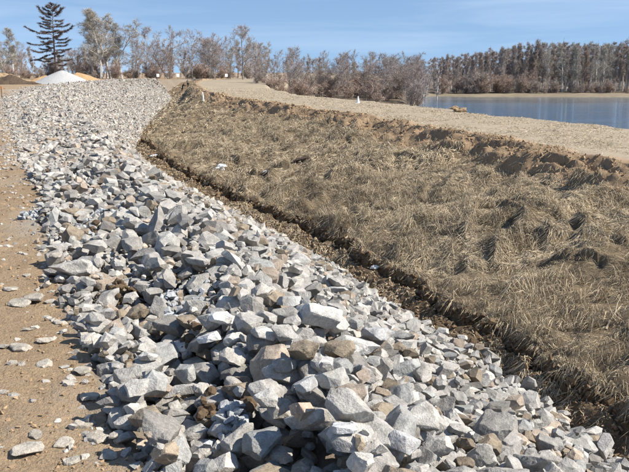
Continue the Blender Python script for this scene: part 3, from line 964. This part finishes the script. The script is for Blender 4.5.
tag(obj('grass', mesh_np('grass', V, F, C), M['grass']), 'matted dry grass combed down the river bank', 'grass', kind='stuff')
NT_GRASS = len(F)

# ------------------------------------------------------------------ bare trees
class TreeMB:
    def __init__(s): s.V, s.F, s.C, s.n = [], [], [], 0
    def tube(s, pts, rad, col, sides=4):
        pts = np.array(pts); k = len(pts)
        d = np.gradient(pts, axis=0); d /= np.linalg.norm(d, axis=1)[:, None] + 1e-9
        ref = np.where(np.abs(d[:, 2:3]) > .9, np.array([[1., 0, 0]]), np.array([[0, 0, 1.]]))
        a = np.cross(d, ref); a /= np.linalg.norm(a, axis=1)[:, None] + 1e-9
        b_ = np.cross(d, a)
        th = np.arange(sides) * 2 * math.pi / sides
        ring = pts[:, None] + np.asarray(rad)[:, None, None] * (np.cos(th)[None, :, None] * a[:, None] + np.sin(th)[None, :, None] * b_[:, None])
        idx = np.arange(k * sides).reshape(k, sides) + s.n
        A, B = idx[:-1], idx[1:]
        q = np.stack([A, np.roll(A, -1, 1), np.roll(B, -1, 1), B], -1).reshape(-1, 4)
        s.F.append(np.concatenate([q[:, [0, 1, 2]], q[:, [0, 2, 3]]]))
        s.V.append(ring.reshape(-1, 3)); s.C.append(np.repeat(np.asarray(col)[None], k * sides, 0)); s.n += k * sides
    def spikes(s, P, D, L, w, cols, r):
        n = len(P)
        sd = np.cross(D, r.normal(0, 1, (n, 3))); sd /= np.linalg.norm(sd, axis=1)[:, None] + 1e-9
        V = np.stack([P - sd * w / 2, P + sd * w / 2, P + D * L[:, None]], 1).reshape(-1, 3)
        s.V.append(V); s.F.append(np.arange(n * 3).reshape(n, 3) + s.n); s.C.append(np.repeat(cols, 3, 0)); s.n += n * 3
    def mesh(s, name):
        return mesh_np(name, np.concatenate(s.V), np.concatenate(s.F), np.concatenate(s.C))

def unit(v): return v / (np.linalg.norm(v) + 1e-9)
def path(p, d, L, k, wander, droop, r):
    pts = [p]; d = unit(d)
    for i in range(k):
        d = unit(d + r.normal(0, wander, 3) + np.array([0, 0, droop])); p = p + d * L / k; pts.append(p)
    return np.array(pts), d

def tree(seed, Hh, spread=.35, stems=1, up=.9, bark=(.17, .145, .125), twig=(.20, .155, .135), nl=16, start=.2, twn=8, droop=0., wide=1.0, lean=.08, tww=.036, tilt=.22):
    r = np.random.default_rng(seed); T, Cr = TreeMB(), TreeMB()
    bark = np.array(bark); twig = np.array(twig)
    tp, td, tl = [], [], []
    for st in range(stems):
        base = np.array([r.normal(0, .12 * (stems > 1)) * 2, r.normal(0, .12 * (stems > 1)) * 2, -.3])
        d0 = np.array([r.normal(0, lean) + (r.normal(0, tilt) if stems > 1 else 0), r.normal(0, lean) + (r.normal(0, tilt) if stems > 1 else 0), 1.])
        hh = Hh * (1 if st == 0 else r.uniform(.65, .95))
        pts, _ = path(base, d0, hh, 9, .07, .04, r)
        rad0 = Hh * .0135 / math.sqrt(stems) * 1.15
        T.tube(pts, np.linspace(rad0, .02, 10), bark * r.uniform(.9, 1.1), 5)
        m = max(4, int(nl / math.sqrt(stems)))
        for li in range(m):
            f = start + (0.97 - start) * (li + r.uniform(-.3, .6)) / m
            f = min(max(f, .05), .97)
            i = int(f * 9); fr = f * 9 - i
            p = pts[i] * (1 - fr) + pts[min(i + 1, 9)] * fr
            a = li * 2.4 + r.uniform(0, 1.2)
            L1 = Hh * spread * wide * (1 - .62 * abs(f - .45) / .55) * r.uniform(.7, 1.25)
            d = np.array([math.cos(a), math.sin(a), up * r.uniform(.6, 1.4) + .9 * max(0, f - .6)])
            lp, ld = path(p, d, L1, 5, .16, .06 - droop, r)
            r1 = rad0 * (1 - f) * .5 + .028
            T.tube(lp, np.linspace(r1, .016, 6), bark, 4)
            for bi in range(7):
                g_ = .22 + .78 * bi / 6.5
                k = min(int(g_ * 5), 4); p2 = lp[k] + (lp[k + 1] - lp[k]) * (g_ * 5 - k)
                d2 = unit(unit(lp[k + 1] - lp[k]) + r.normal(0, .65, 3) + np.array([0, 0, .15 - droop]))
                L2 = L1 * r.uniform(.26, .52) * (1.15 - .45 * g_)
                bp, bd = path(p2, d2, L2, 3, .2, .03 - droop, r)
                if tww < .08: Cr.tube(bp, np.linspace(.022, .009, 4), twig, 3)
                else: tp.append(bp[0]); td.append(unit(bp[-1] - bp[0])); tl.append(L2)
                for ti in range(6):
                    h_ = .2 + .8 * ti / 5.5; k3 = min(int(h_ * 3), 2)
                    p3 = bp[k3] + (bp[k3 + 1] - bp[k3]) * (h_ * 3 - k3)
                    d3 = unit(unit(bp[k3 + 1] - bp[k3]) + r.normal(0, .6, 3) + np.array([0, 0, .08 - droop]))
                    L3 = L2 * r.uniform(.3, .6) + .25
                    tp.append(p3); td.append(d3); tl.append(L3)
                    for q in range(twn):
                        p4 = p3 + d3 * L3 * r.uniform(.15, .95)
                        tp.append(p4); td.append(unit(d3 + r.normal(0, .55, 3) - np.array([0, 0, droop]))); tl.append(r.uniform(.3, .75))
    tp, td, tl = np.array(tp), np.array(td), np.array(tl)
    Cr.spikes(tp, td, tl, tww, twig[None] * r.uniform(.8, 1.25, (len(tp), 1)), r)
    kz = Hh / max(v[:, 2].max() for v in T.V + Cr.V)
    for mb in (T, Cr): mb.V = [v * kz for v in mb.V]
    return T.mesh('trunk'), Cr.mesh('crown')

def larch(seed, Hh):
    r = np.random.default_rng(seed); T, Cr = TreeMB(), TreeMB()
    bark = np.array((.20, .16, .13)); tw = np.array((.13, .105, .097))
    pts, _ = path(np.array([0, 0, -.3]), np.array([0, 0, 1.]), Hh, 10, .012, .05, r)
    T.tube(pts, np.linspace(.26, .03, 11), bark, 7)
    tp, td, tl = [], [], []
    nb = 50
    for i in range(nb):
        f = .20 + .79 * i / nb
        h = f * Hh
        a = i * 2.399 + r.uniform(-.3, .3)
        env = min(1, ((1 - f) * 2.5) ** .62) * (1.0 if f > .36 else .8)
        L = Hh * .34 * env * r.uniform(.35, 1.22)
        d = np.array([math.cos(a), math.sin(a), .42 + .6 * (f > .8) - .2 * (f < .45)])
        k = int(f * 10); p = pts[k] + (pts[min(k + 1, 10)] - pts[k]) * (f * 10 - k)
        bp = [p]; dd = unit(d)
        for s_ in range(6):
            dd = unit(dd + np.array([r.normal(0, .13), r.normal(0, .13), r.normal(0, .06) + (-.15 if s_ < 3 else .15)])); bp.append(bp[-1] + dd * L / 6)
        bp = np.array(bp)
        T.tube(bp, np.linspace(.06 * env + .02, .014, 7), tw * 1.3, 4)
        m = int(26 + 80 * L / 4)
        for q in range(m):
            g_ = r.uniform(.12, 1); k = min(int(g_ * 6), 5)
            p2 = bp[k] + (bp[k + 1] - bp[k]) * (g_ * 6 - k)
            fw = unit(bp[k + 1] - bp[k]); sd = np.cross(fw, [0, 0, 1]) * r.choice([-1, 1])
            d2 = unit(fw * .7 + sd * r.uniform(.2, 1) + np.array([0, 0, r.uniform(-.35, .25)]))
            L2 = r.uniform(.35, 1.0) * (1.1 - .4 * g_)
            tp.append(p2); td.append(d2); tl.append(L2)
            for w in range(7):
                tp.append(p2 + d2 * L2 * r.random()); td.append(unit(d2 + r.normal(0, .7, 3) - np.array([0, 0, .25]))); tl.append(r.uniform(.15, .45))
    tp, td, tl = np.array(tp), np.array(td), np.array(tl)
    Cr.spikes(tp, td, tl, .065, tw[None] * r.uniform(.7, 1.4, (len(tp), 1)), r)
    return T.mesh('trunk'), Cr.mesh('crown')

GB, GT = (.27, .24, .215), (.36, .31, .28)
KINDS = {
 'round': [tree(1, 12, .40, 1, .9, GB, GT), tree(2, 12, .36, 2, .9, GB, GT), tree(3, 12, .44, 1, .7, GB, (.35, .29, .25)), tree(4, 12, .38, 3, .9, GB, (.34, .295, .275))],
 'birch': [tree(11, 15, .20, 1, 1.7, (.52, .50, .47), (.38, .35, .30), 19, .22, 7, lean=.025, tilt=.06), tree(12, 15, .17, 1, 1.9, (.55, .53, .50), (.37, .345, .30), 19, .25, 7, lean=.025, tilt=.06), tree(13, 15, .22, 2, 1.6, (.48, .46, .43), (.39, .355, .305), 19, .2, 7, lean=.025, tilt=.06)],
 'slim': [tree(21, 12, .105, 1, 2.6, (.50, .47, .43), (.37, .32, .285), 16, .25, 6, lean=.025, tilt=.06), tree(22, 12, .095, 1, 2.8, (.56, .53, .49), (.38, .33, .295), 16, .3, 6, lean=.025, tilt=.06), tree(23, 12, .12, 2, 2.2, (.42, .38, .35), (.37, .305, .27), 16, .2, 6, lean=.025, tilt=.06)],
 'bush': [tree(31, 4.5, .42, 5, .9, (.20, .15, .13), (.38, .30, .25), 7, .1, 3), tree(32, 4.5, .45, 6, .8, (.22, .17, .14), (.39, .30, .245), 7, .08, 3), tree(33, 4.5, .40, 5, 1.1, (.19, .155, .14), (.36, .31, .275), 7, .1, 3)],
 'larch': [larch(41, 17)],
}
for kk_, lst in KINDS.items():
    for a, b_ in lst: a.materials.append(M['bark_tint']); b_.materials.append(M['bark_tint'])

def plant_tree(name, kind, var, x, y, z, h, label, cat='tree', group=None, rz=None, wide=1.0):
    nominal = {'round': 12, 'birch': 15, 'slim': 12, 'bush': 4.5, 'larch': 17}[kind]
    e = bpy.data.objects.new(name, None); COL.objects.link(e)
    e.location = (x, y, z); e.rotation_euler = (0, 0, random.uniform(0, 6.28) if rz is None else rz)
    k = h / nominal; e.scale = (k * wide, k * wide, k)
    tr, cr = KINDS[kind][var % len(KINDS[kind])]
    obj('trunk', tr, None, e); obj('crown', cr, None, e)
    return tag(e, label, cat, group)

def gz(x, y):
    """top of the land at a point"""
    ks = knots(np.array([y])); 
    return float(Z(x, y)) if x < ks[11][0][0] + 2 else max(float(zflood(np.array(x), np.array(y))), float(Z(x, y)))
def by_px(px, dist): return (px - 314.5) / FPX * dist * math.cos(PITCH)
def h_for(px_top, dist, z): return (CAM_H + (HOR - px_top) / FPX * dist * 1.0) - z

def put(kind, var, px, ytop, dist, name, label, group=None, wide=1.0, cat='tree', rz=None):
    x = by_px(px, dist); z = gz(x, dist)
    return plant_tree(name, kind, var, x, dist, z, max(2, h_for(ytop, dist, z)), label, cat, group, rz, wide)

put('larch', 0, 56, 7, 175, 'larch_tree', 'dark bare larch with drooping tiers behind the grey gravel heap', wide=1.08, rz=.4)
put('birch', 0, 101, 9, 190, 'birch_tree', 'tall pale birch just beyond the larch, the taller of two', 'pale birches beyond the larch', 1.6)
put('birch', 2, 114, 11, 194, 'birch_tree', 'tall pale birch with forked trunk next to the tallest birch', 'pale birches beyond the larch', 1.5)
put('birch', 1, 92, 14, 198, 'birch_tree', 'slender pale birch between the larch and the tallest birch', 'pale birches beyond the larch', 1.5)
put('birch', 0, 107, 14, 200, 'birch_tree', 'pale birch showing between the tallest birch and the forked one', 'pale birches beyond the larch', 1.3, rz=2.0)
put('birch', 1, 122, 22, 197, 'birch_tree', 'shorter pale birch at the far end of the birch clump', 'pale birches beyond the larch', 1.4, rz=4.0)
put('birch', 1, 14, 28, 195, 'birch_tree', 'pale slender tree at the far side of the larch near the picture edge', 'trees at the edge beyond the soil heap', 1.5)
put('birch', 0, 3, 34, 200, 'birch_tree', 'pale tree cut by the picture edge above the dark soil heap', 'trees at the edge beyond the soil heap', 1.5)
put('round', 0, 139, 38, 190, 'bare_tree', 'dark crooked bare tree standing apart next to the birches', None, .8)
put('round', 1, 168, 26, 185, 'bare_tree', 'broad forked bare tree behind the first marker post', 'bare trees behind the marker posts', .9)
put('round', 2, 192, 29, 182, 'bare_tree', 'dense round bare tree behind the second marker post', 'bare trees behind the marker posts', .8)
put('round', 3, 214, 31, 180, 'bare_tree', 'bushy bare tree between the second post and the tallest grey tree', 'bare trees behind the marker posts', .9)
put('round', 0, 243, 24, 172, 'bare_tree', 'tallest grey bare tree with open crown behind the third post', 'bare trees behind the marker posts', .95)
put('round', 3, 155, 38, 192, 'bare_tree', 'smaller bare tree beside the crooked one', 'bare trees behind the marker posts', .8)
rt = np.random.default_rng(77)
# middle row by the river
for q, (px, top) in enumerate([(262, 50), (276, 52), (290, 54), (296, 46), (309, 53), (322, 52), (334, 50), (346, 52), (356, 50), (366, 54), (379, 50), (391, 53), (402, 52), (412, 54), (421, 60)]):
    put('round', q + 1, px, top + rt.normal(0, 1.5), 138 + rt.uniform(-6, 14), 'bare_tree', ORD[q] + ' bare tree from the road side in the row along the near river shore', 'bare trees along the near river shore', rt.uniform(.75, 1.0))
for q in range(26):
    px = rt.uniform(252, 428)
    put('bush', q, px, rt.uniform(66, 80), 132 + rt.uniform(-4, 16), 'bush', 'reddish brown leafless bush under the trees on the near river shore', 'bushes on the near river shore', rt.uniform(.9, 1.3), 'bush')
for q in range(22):
    px = rt.uniform(250, 425)
    put(['round', 'slim'][q % 2], q, px, rt.uniform(54, 66), 152 + rt.uniform(0, 20), 'bare_tree', 'thin bare tree in the thicket behind the shore row', 'trees in the thicket behind the shore row', rt.uniform(.9, 1.2))
# left thicket behind the road end
for q in range(40):
    px = rt.uniform(-8, 262)
    put(['round', 'slim', 'round', 'birch'][q % 4], q, px, rt.uniform(42, 58) - (6 if px > 150 else 0), 200 + rt.uniform(0, 40), 'bare_tree', 'bare grey brown tree in the wood behind the road end', 'trees in the wood behind the road end', rt.uniform(1.0, 1.4))
for q in range(44):
    px = rt.uniform(-8, 262)
    put('bush', q, px, rt.uniform(60, 71), 186 + rt.uniform(0, 16), 'bush', 'dense brown leafless bush at the foot of the wood behind the road end', 'bushes behind the road end', rt.uniform(1.0, 1.5), 'bush')
# far bank wood: the front rows one by one
for q in range(96):
    px = 436 + (650 - 436) * (q + rt.uniform(-.4, .4)) / 96
    top = 57 - 12 * float(smooth(440, 540, px)) + rt.normal(0, 2.2)
    kind = 'birch' if (px > 530 and rt.random() < .5) else 'slim'
    put(kind, q, px, top, 201 + rt.uniform(0, 24), 'birch_tree' if kind == 'birch' else 'bare_tree',
        ('pale trunked birch in the wood across the river' if kind == 'birch' else 'slim bare tree in the wood across the river'), 'trees in the wood across the river', rt.uniform(.8, 1.1))
for q in range(44):
    px = rt.uniform(440, 650)
    put('bush', q, px, rt.uniform(76, 86) if px > 545 else rt.uniform(66, 80), 197 + rt.uniform(0, 6), 'bush', 'reddish leafless bush at the edge of the wood across the river', 'bushes at the edge of the far wood', rt.uniform(.8, 1.2), 'bush')

# the deep wood behind, one mass
def arr(me):
    V = np.empty(len(me.vertices) * 3, np.float32); me.vertices.foreach_get('co', V)
    F = np.empty(len(me.loops), np.int32); me.loops.foreach_get('vertex_index', F)
    C = np.empty(len(me.vertices) * 4, np.float32); me.color_attributes['tint'].data.foreach_get('color', C)
    return V.reshape(-1, 3), F.reshape(-1, 3), C.reshape(-1, 4)[:, :3]
lite = [tree(61 + i, 12, .12, 1, 2.3, (.46, .42, .39), (.36, .31, .28), 6, .12, 2, tww=.085) for i in range(4)]
lite = [[arr(a), arr(b_)] for a, b_ in lite]
WV, WF, WC, wo = [], [], [], 0
def mass(px0, px1, d0, d1, n, t0, t1):
    global wo
    for q in range(n):
        dist = rt.uniform(d0, d1); px = rt.uniform(px0, px1)
        x = by_px(px, dist); z = gz(x, dist); top = t0 + (t1 - t0) * float(smooth(440, 540, px)) + rt.normal(0, 2)
        k = max(3, h_for(top, dist, z)) / 12; a = rt.uniform(0, 6.28)
        rm = np.array([[math.cos(a), -math.sin(a), 0], [math.sin(a), math.cos(a), 0], [0, 0, 1]])
        for V, F, C in lite[q % 4]:
            WV.append((V * [k * 1.2, k * 1.2, k]) @ rm.T + [x, dist, z]); WF.append(F + wo); WC.append(C); wo += len(V)
mass(432, 665, 222, 280, 140, 58, 45)
mass(-25, 275, 205, 260, 80, 57, 57)
mass(-25, 275, 188, 200, 40, 65, 65)
mass(250, 440, 160, 230, 45, 62, 62)
o = obj('distant_forest', mesh_np('distant_forest', np.concatenate(WV), np.concatenate(WF), np.concatenate(WC)), M['bark_tint'])
tag(o, 'deep leafless wood closing the view behind the tree rows', 'forest', kind='stuff')
NT_WOOD = sum(len(f) for f in WF)

# ------------------------------------------------------------------ heaps at the road end
def heap(name, px0, px1, pytop, dist, mat, label, cat='heap', seed=0, skew=.5, rough=.1, depth=1.0):
    xa, xb = by_px(px0, dist), by_px(px1, dist)
    cx = xa + (xb - xa) * skew; wl_, wr_ = cx - xa, xb - cx
    zg = gz(cx, dist); hh = h_for(pytop, dist, zg)
    n = 48; a = np.linspace(0, 2 * math.pi, n, endpoint=False); rad = np.linspace(0, 1.15, 26)
    A, Q = np.meshgrid(a, rad)
    rx = np.where(np.cos(A) > 0, wr_, wl_)
    x = cx + Q * np.cos(A) * rx; y = dist + Q * np.sin(A) * (wl_ + wr_) / 2 * depth
    prof = hh * np.clip(1.06 - np.sqrt(Q ** 2 + .012), -.2, 1)
    z = prof * (1 + rough * fbm(x * .6, y * .6, seed, 3)) + rough * 1.2 * fbm(x * .9 + A, y * .9, seed + 4, 4)
    zloc = z + zg
    V = np.stack([x - cx, y - dist, zloc - zg], -1).reshape(-1, 3)
    idx = np.arange(V.shape[0]).reshape(A.shape)
    F = np.stack([idx[:-1], np.roll(idx[:-1], -1, 1), np.roll(idx[1:], -1, 1), idx[1:]], -1).reshape(-1, 4)
    o = obj(name, mesh_np(name, V, F, smooth_shade=True), mat, loc=(cx, dist, zg))
    return tag(o, label, cat)
M['grey_gravel'] = plain('grey_gravel', (.44, .44, .43), .95, 9, .3, .8, .12)
M['ochre_sand'] = plain('ochre_sand', (.43, .28, .145), .95, 3, .25, .6, .1)
M['dark_soil'] = plain('dark_soil', (.10, .072, .05), .95, 4, .4, .9, .2)
M['tan_soil'] = plain('tan_soil', (.36, .26, .16), .95, 4, .3, .8, .2)
heap('gravel_heap', 33, 90, 70, 122, M['grey_gravel'], 'grey conical gravel heap at the end of the rock slope', seed=3, skew=.52, rough=.06)
heap('sand_heap', 62, 106, 72.5, 133, M['ochre_sand'], 'ochre sand heap showing past the far flank of the gravel heap', seed=5, skew=.35, rough=.1)
heap('sand_heap', 27, 60, 75, 131, M['ochre_sand'], 'small ochre sand heap between the gravel heap and the dark soil', seed=6, skew=.55, rough=.1)
heap('soil_heap', -30, 36, 76, 116, M['dark_soil'], 'dark soil heap at the picture edge beside the sand', seed=8, skew=.6, rough=.35, depth=.6)
heap('soil_heap', -40, 32, 72.5, 128, M['tan_soil'], 'tan soil heap behind the dark soil at the picture edge', seed=9, skew=.55, rough=.3, depth=.7)

# ------------------------------------------------------------------ posts, people, litter
def box_bm(bm, c, s, rot=None):
    m = Matrix.Translation(c) @ (rot.to_4x4() if rot else Matrix.Identity(4)) @ Matrix.Diagonal((*s, 1))
    bmesh.ops.create_cube(bm, size=1, matrix=m)
def part(name, fn, mat, parent, bev=0.0):
    bm = bmesh.new(); fn(bm)
    if bev: bmesh.ops.bevel(bm, geom=bm.edges[:], offset=bev, segments=2, affect='EDGES')
    me = bpy.data.meshes.new(name); bm.to_mesh(me); bm.free()
    return obj(name, me, mat, parent)
M['white'] = plain('white_paint', (.80, .80, .78), .6, 8, .08, .0)
M['wood'] = plain('weathered_wood', (.30, .22, .14), .9, 14, .3, .3)
M['orange'] = plain('orange_paint', (.55, .22, .07), .7, 8, .15, 0)
def marker(px, pytop, pybase, lab):
    dist = 168.0; x = by_px(px, dist); z = gz(x, dist)
    hgt = (pybase - pytop) / FPX * dist
    e = bpy.data.objects.new('marker_post', None); COL.objects.link(e); e.location = (x, dist, z)
    part('post', lambda bm: bmesh.ops.create_cone(bm, segments=10, radius1=.05, radius2=.045, depth=hgt + .3, cap_ends=True, matrix=Matrix.Translation((0, 0, hgt / 2 - .15))), M['wood'], e)
    part('sign_plate', lambda bm: box_bm(bm, (.05, -.06, hgt), (.62, .04, .62), Matrix.Rotation(R(40), 3, 'Z')), M['white'], e, .012)
    tag(e, lab, 'marker post', 'white marker posts at the ditch end')
marker(157.5, 75, 79, 'small white marker sign above the far end of the rock slope')
marker(177.5, 75, 79, 'small white marker sign standing behind the two people')
marker(226, 75.5, 80, 'small white marker sign in front of the tallest grey tree')

p = ground_hit(203.5, 101)
e = bpy.data.objects.new('white_stake', None); COL.objects.link(e); e.location = p; e.rotation_euler = (0, R(-6), 0)
hs = 7.5 / FPX * p[1]
part('stake', lambda bm: bmesh.ops.create_cone(bm, segments=12, radius1=.085, radius2=.075, depth=hs + .2, cap_ends=True, matrix=Matrix.Translation((0, 0, hs / 2 - .1))), M['white'], e)
part('cap', lambda bm: bmesh.ops.create_cone(bm, segments=12, radius1=.085, radius2=.02, depth=.09, cap_ends=True, matrix=Matrix.Translation((0, 0, hs + .045))), M['white'], e)
tag(e, 'white stake leaning on the grassy brow below the people', 'stake')
x, y = unproj(358, 103.5, 0.0)
e = bpy.data.objects.new('white_marker', None); COL.objects.link(e); e.location = (x, y, float(Z(x, y)))
part('cone', lambda bm: bmesh.ops.create_cone(bm, segments=14, radius1=.16, radius2=.05, depth=.46, cap_ends=True, matrix=Matrix.Translation((0, 0, .24))), M['white'], e)
part('base', lambda bm: box_bm(bm, (0, 0, .02), (.36, .36, .05)), M['white'], e, .01)
part('tip', lambda bm: bmesh.ops.create_uvsphere(bm, u_segments=10, v_segments=6, radius=.065, matrix=Matrix.Translation((0, 0, .5))), M['white'], e)
tag(e, 'small white cone marker standing on the flat tan bank top', 'marker')
x, y = unproj(2, 97, .5); z = gz(x, y)
e = bpy.data.objects.new('survey_stake', None); COL.objects.link(e); e.location = (x, y, z)
part('shaft', lambda bm: box_bm(bm, (0, 0, .35), (.09, .09, .9)), M['wood'], e, .008)
part('painted_top', lambda bm: box_bm(bm, (0, 0, .84), (.10, .10, .22)), M['orange'], e, .008)
tag(e, 'wooden survey stake with orange top at the edge of the road', 'stake')

# torn block of turf standing on the bank top edge
x, y = unproj(459, 112, 0.0)
V, F = lump_mesh(3, 3, .75)
V = V * [.46, .30, .36]
o = obj('turf_block', mesh_np('turf_block', V, F, smooth_shade=False), M['tan_soil'], loc=(x, y, float(Z(x, y)) + .1))
tag(o, 'ragged tan block of turf on the river edge of the bank top', 'turf block')

def person(name, px, pyfeet, dist, hgt, joints, edges, radii, mats, label, face):
    x = by_px(px, dist); z = gz(x, dist)
    me = bpy.data.meshes.new(name)
    me.from_pydata([tuple(np.array(j) * hgt) for j in joints], edges, [])
    tmp = obj('tmp', me)
    sk = tmp.modifiers.new('s', 'SKIN'); tmp.modifiers.new('u', 'SUBSURF').levels = 1
    for i, rr_ in enumerate(radii): me.skin_vertices[0].data[i].radius = (rr_ * hgt, rr_ * hgt)
    me.skin_vertices[0].data[0].use_root = True
    dg = bpy.context.evaluated_depsgraph_get()
    out = bpy.data.meshes.new_from_object(tmp.evaluated_get(dg))
    bpy.data.objects.remove(tmp)
    for m_ in mats: out.materials.append(m_)
    for pl in out.polygons:
        c = pl.center / hgt; pl.use_smooth = True
        pl.material_index = face(c)
    o = obj(name, out, None, loc=(x, dist, z))
    return tag(o, label, 'person', 'people at the end of the ditch')
M['dark_cloth'] = plain('dark_cloth', (.022, .022, .026), .9, 30, .3, .2)
M['navy_cloth'] = plain('navy_cloth', (.03, .034, .045), .9, 30, .3, .2)
M['tan_cloth'] = plain('tan_cloth', (.30, .25, .19), .9, 30, .25, .2)
M['skin'] = plain('skin', (.45, .29, .21), .6, 30, .1, 0)
M['hair'] = plain('hair', (.035, .027, .02), .8, 30, .2, 0)
E_body = [(0, 1), (1, 2), (2, 3), (3, 4), (4, 5), (2, 6), (6, 7), (7, 8), (2, 9), (9, 10), (10, 11), (0, 12), (12, 13), (13, 14), (14, 15), (0, 16), (16, 17), (17, 18), (18, 19)]
RAD = [.085, .08, .085, .036, .052, .045, .042, .03, .024, .042, .03, .024, .06, .04, .028, .022, .06, .04, .028, .022]
J1 = [(0, 0, .52), (.03, -.02, .64), (.10, -.03, .78), (.16, -.04, .85), (.20, -.05, .91), (.22, -.05, .97), (.10, -.14, .76), (.20, -.17, .62), (.31, -.13, .58), (.13, .08, .77), (.26, .08, .66), (.36, .02, .62),
      (-.02, -.06, .48), (.05, -.08, .27), (-.06, -.08, .04), (.02, -.10, .015), (-.03, .06, .48), (-.10, .08, .28), (-.2, .08, .05), (-.13, .07, .015)]
J2 = [(0, 0, .52), (0, 0, .65), (.0, 0, .79), (.0, -.005, .86), (.005, -.01, .925), (.005, -.01, .98), (-.12, 0, .78), (-.155, -.02, .62), (-.13, -.08, .50), (.12, 0, .78), (.15, -.01, .62), (.14, -.07, .50),
      (-.055, 0, .47), (-.06, -.01, .27), (-.06, .01, .05), (-.065, -.07, .015), (.055, 0, .47), (.07, .0, .27), (.065, .01, .05), (.075, -.07, .015)]
def f1(c):
    if c.z > .93 and c.x > .1: return 2
    if c.z > .86 and c.x > .14: return 1
    return 0
def f2(c):
    if c.z > .95: return 3
    if c.z > .875: return 2
    return 1 if c.z > .56 else 0
o1 = person('person', 182, 93, 150, 1.74, J1, E_body, RAD, [M['dark_cloth'], M['skin'], M['hair']], 'person in black bending forward with arms out beside the rock toe', f1)
o2 = person('person', 187.6, 88, 156, 1.76, J2, E_body, RAD, [M['navy_cloth'], M['tan_cloth'], M['skin'], M['hair']], 'person in tan jacket and dark trousers standing upright behind the other', f2)

# things lying on the bank
def crumple(name, px, py, sx, sy, sz, mat, lab, cat, seed, rz=0., lift=.0):
    p = ground_hit(px, py)
    V, F = lump_mesh(seed, 3, .45)
    o = obj(name, mesh_np(name, V * [sx, sy, sz], F, smooth_shade=False), mat, loc=(p[0], p[1], p[2] + sz * .3 + lift), rot=(0, R(-12), rz))
    return tag(o, lab, cat)
M['plastic'] = plain('pale_plastic', (.70, .70, .68), .35, 9, .1, .3)
crumple('pale_lump', 220, 170, .30, .22, .22, M['plastic'], 'crumpled pale plastic bag lying on the low grass beside the ditch scarp', 'bag', 21)
crumple('pale_lump', 154, 156, .28, .3, .10, M['plastic'], 'flat pale lump standing in for the puddle glint in the far ditch', 'puddle stand-in', 22)  # pale flattened lump stands in for the glint of the ditch puddle
crumple('white_stone', 376, 268, .12, .09, .09, M['white'], 'small white stone lying alone in the ditch', 'rock', 23)
crumple('paper_scrap', 313, 158, .10, .26, .12, M['plastic'], 'white scrap at the end of the dark board on the bank', 'paper scrap', 24)
crumple('paper_scrap', 266, 172, .16, .2, .06, M['plastic'], 'thin white scrap in the grass between the bag and the board', 'paper scrap', 25)
p = ground_hit(303, 161)
o = part('board', lambda bm: box_bm(bm, (0, 0, 0), (.95, .42, .05)), M['dark_soil'], None, .012)
o.location = (p[0], p[1], p[2] + .12); o.rotation_euler = (R(14), R(-14), R(-28))
tag(o, 'dark brown board lying tilted on the grassy bank', 'board')
# sticks
def stick(px0, py0, px1, py1, rad, lab, col):
    a, b_ = ground_hit(px0, py0), ground_hit(px1, py1)
    a = a + [0, 0, rad * .8]; b_ = b_ + [0, 0, rad * .8 + .06]
    T = TreeMB(); mid = (a + b_) / 2 + np.array([.02, .03, .05])
    q = np.array([a, a * .6 + mid * .4 + [.0, .02, .02], mid, mid * .4 + b_ * .6, b_])
    c0 = a.copy()
    T.tube(q - c0, [rad, rad * .9, rad * .8, rad * .6, rad * .35], col, 6)
    tw = unit(b_ - a); T.tube(np.array([mid, mid + (b_ - a) * .18 + [0, .05, .08], mid + (b_ - a) * .34 + [.05, .08, .18]]) - c0, [rad * .55, rad * .4, rad * .2], col, 5)
    o = obj('stick', T.mesh('stick'), M['bark_tint'], loc=c0)
    tag(o, lab, 'stick')
stick(207, 186, 213, 174, .035, 'pale stick leaning across the far ditch scarp', (.45, .40, .32))
stick(518, 280, 552, 292, .022, 'pale bent stick on the flattened grass above the ditch', (.42, .37, .29))
stick(606, 330, 622, 308, .018, 'thin pale stick standing in the grass near the picture edge', (.42, .36, .26))
stick(540, 300, 566, 306, .015, 'short pale stick lying under the bent stick', (.42, .37, .29))
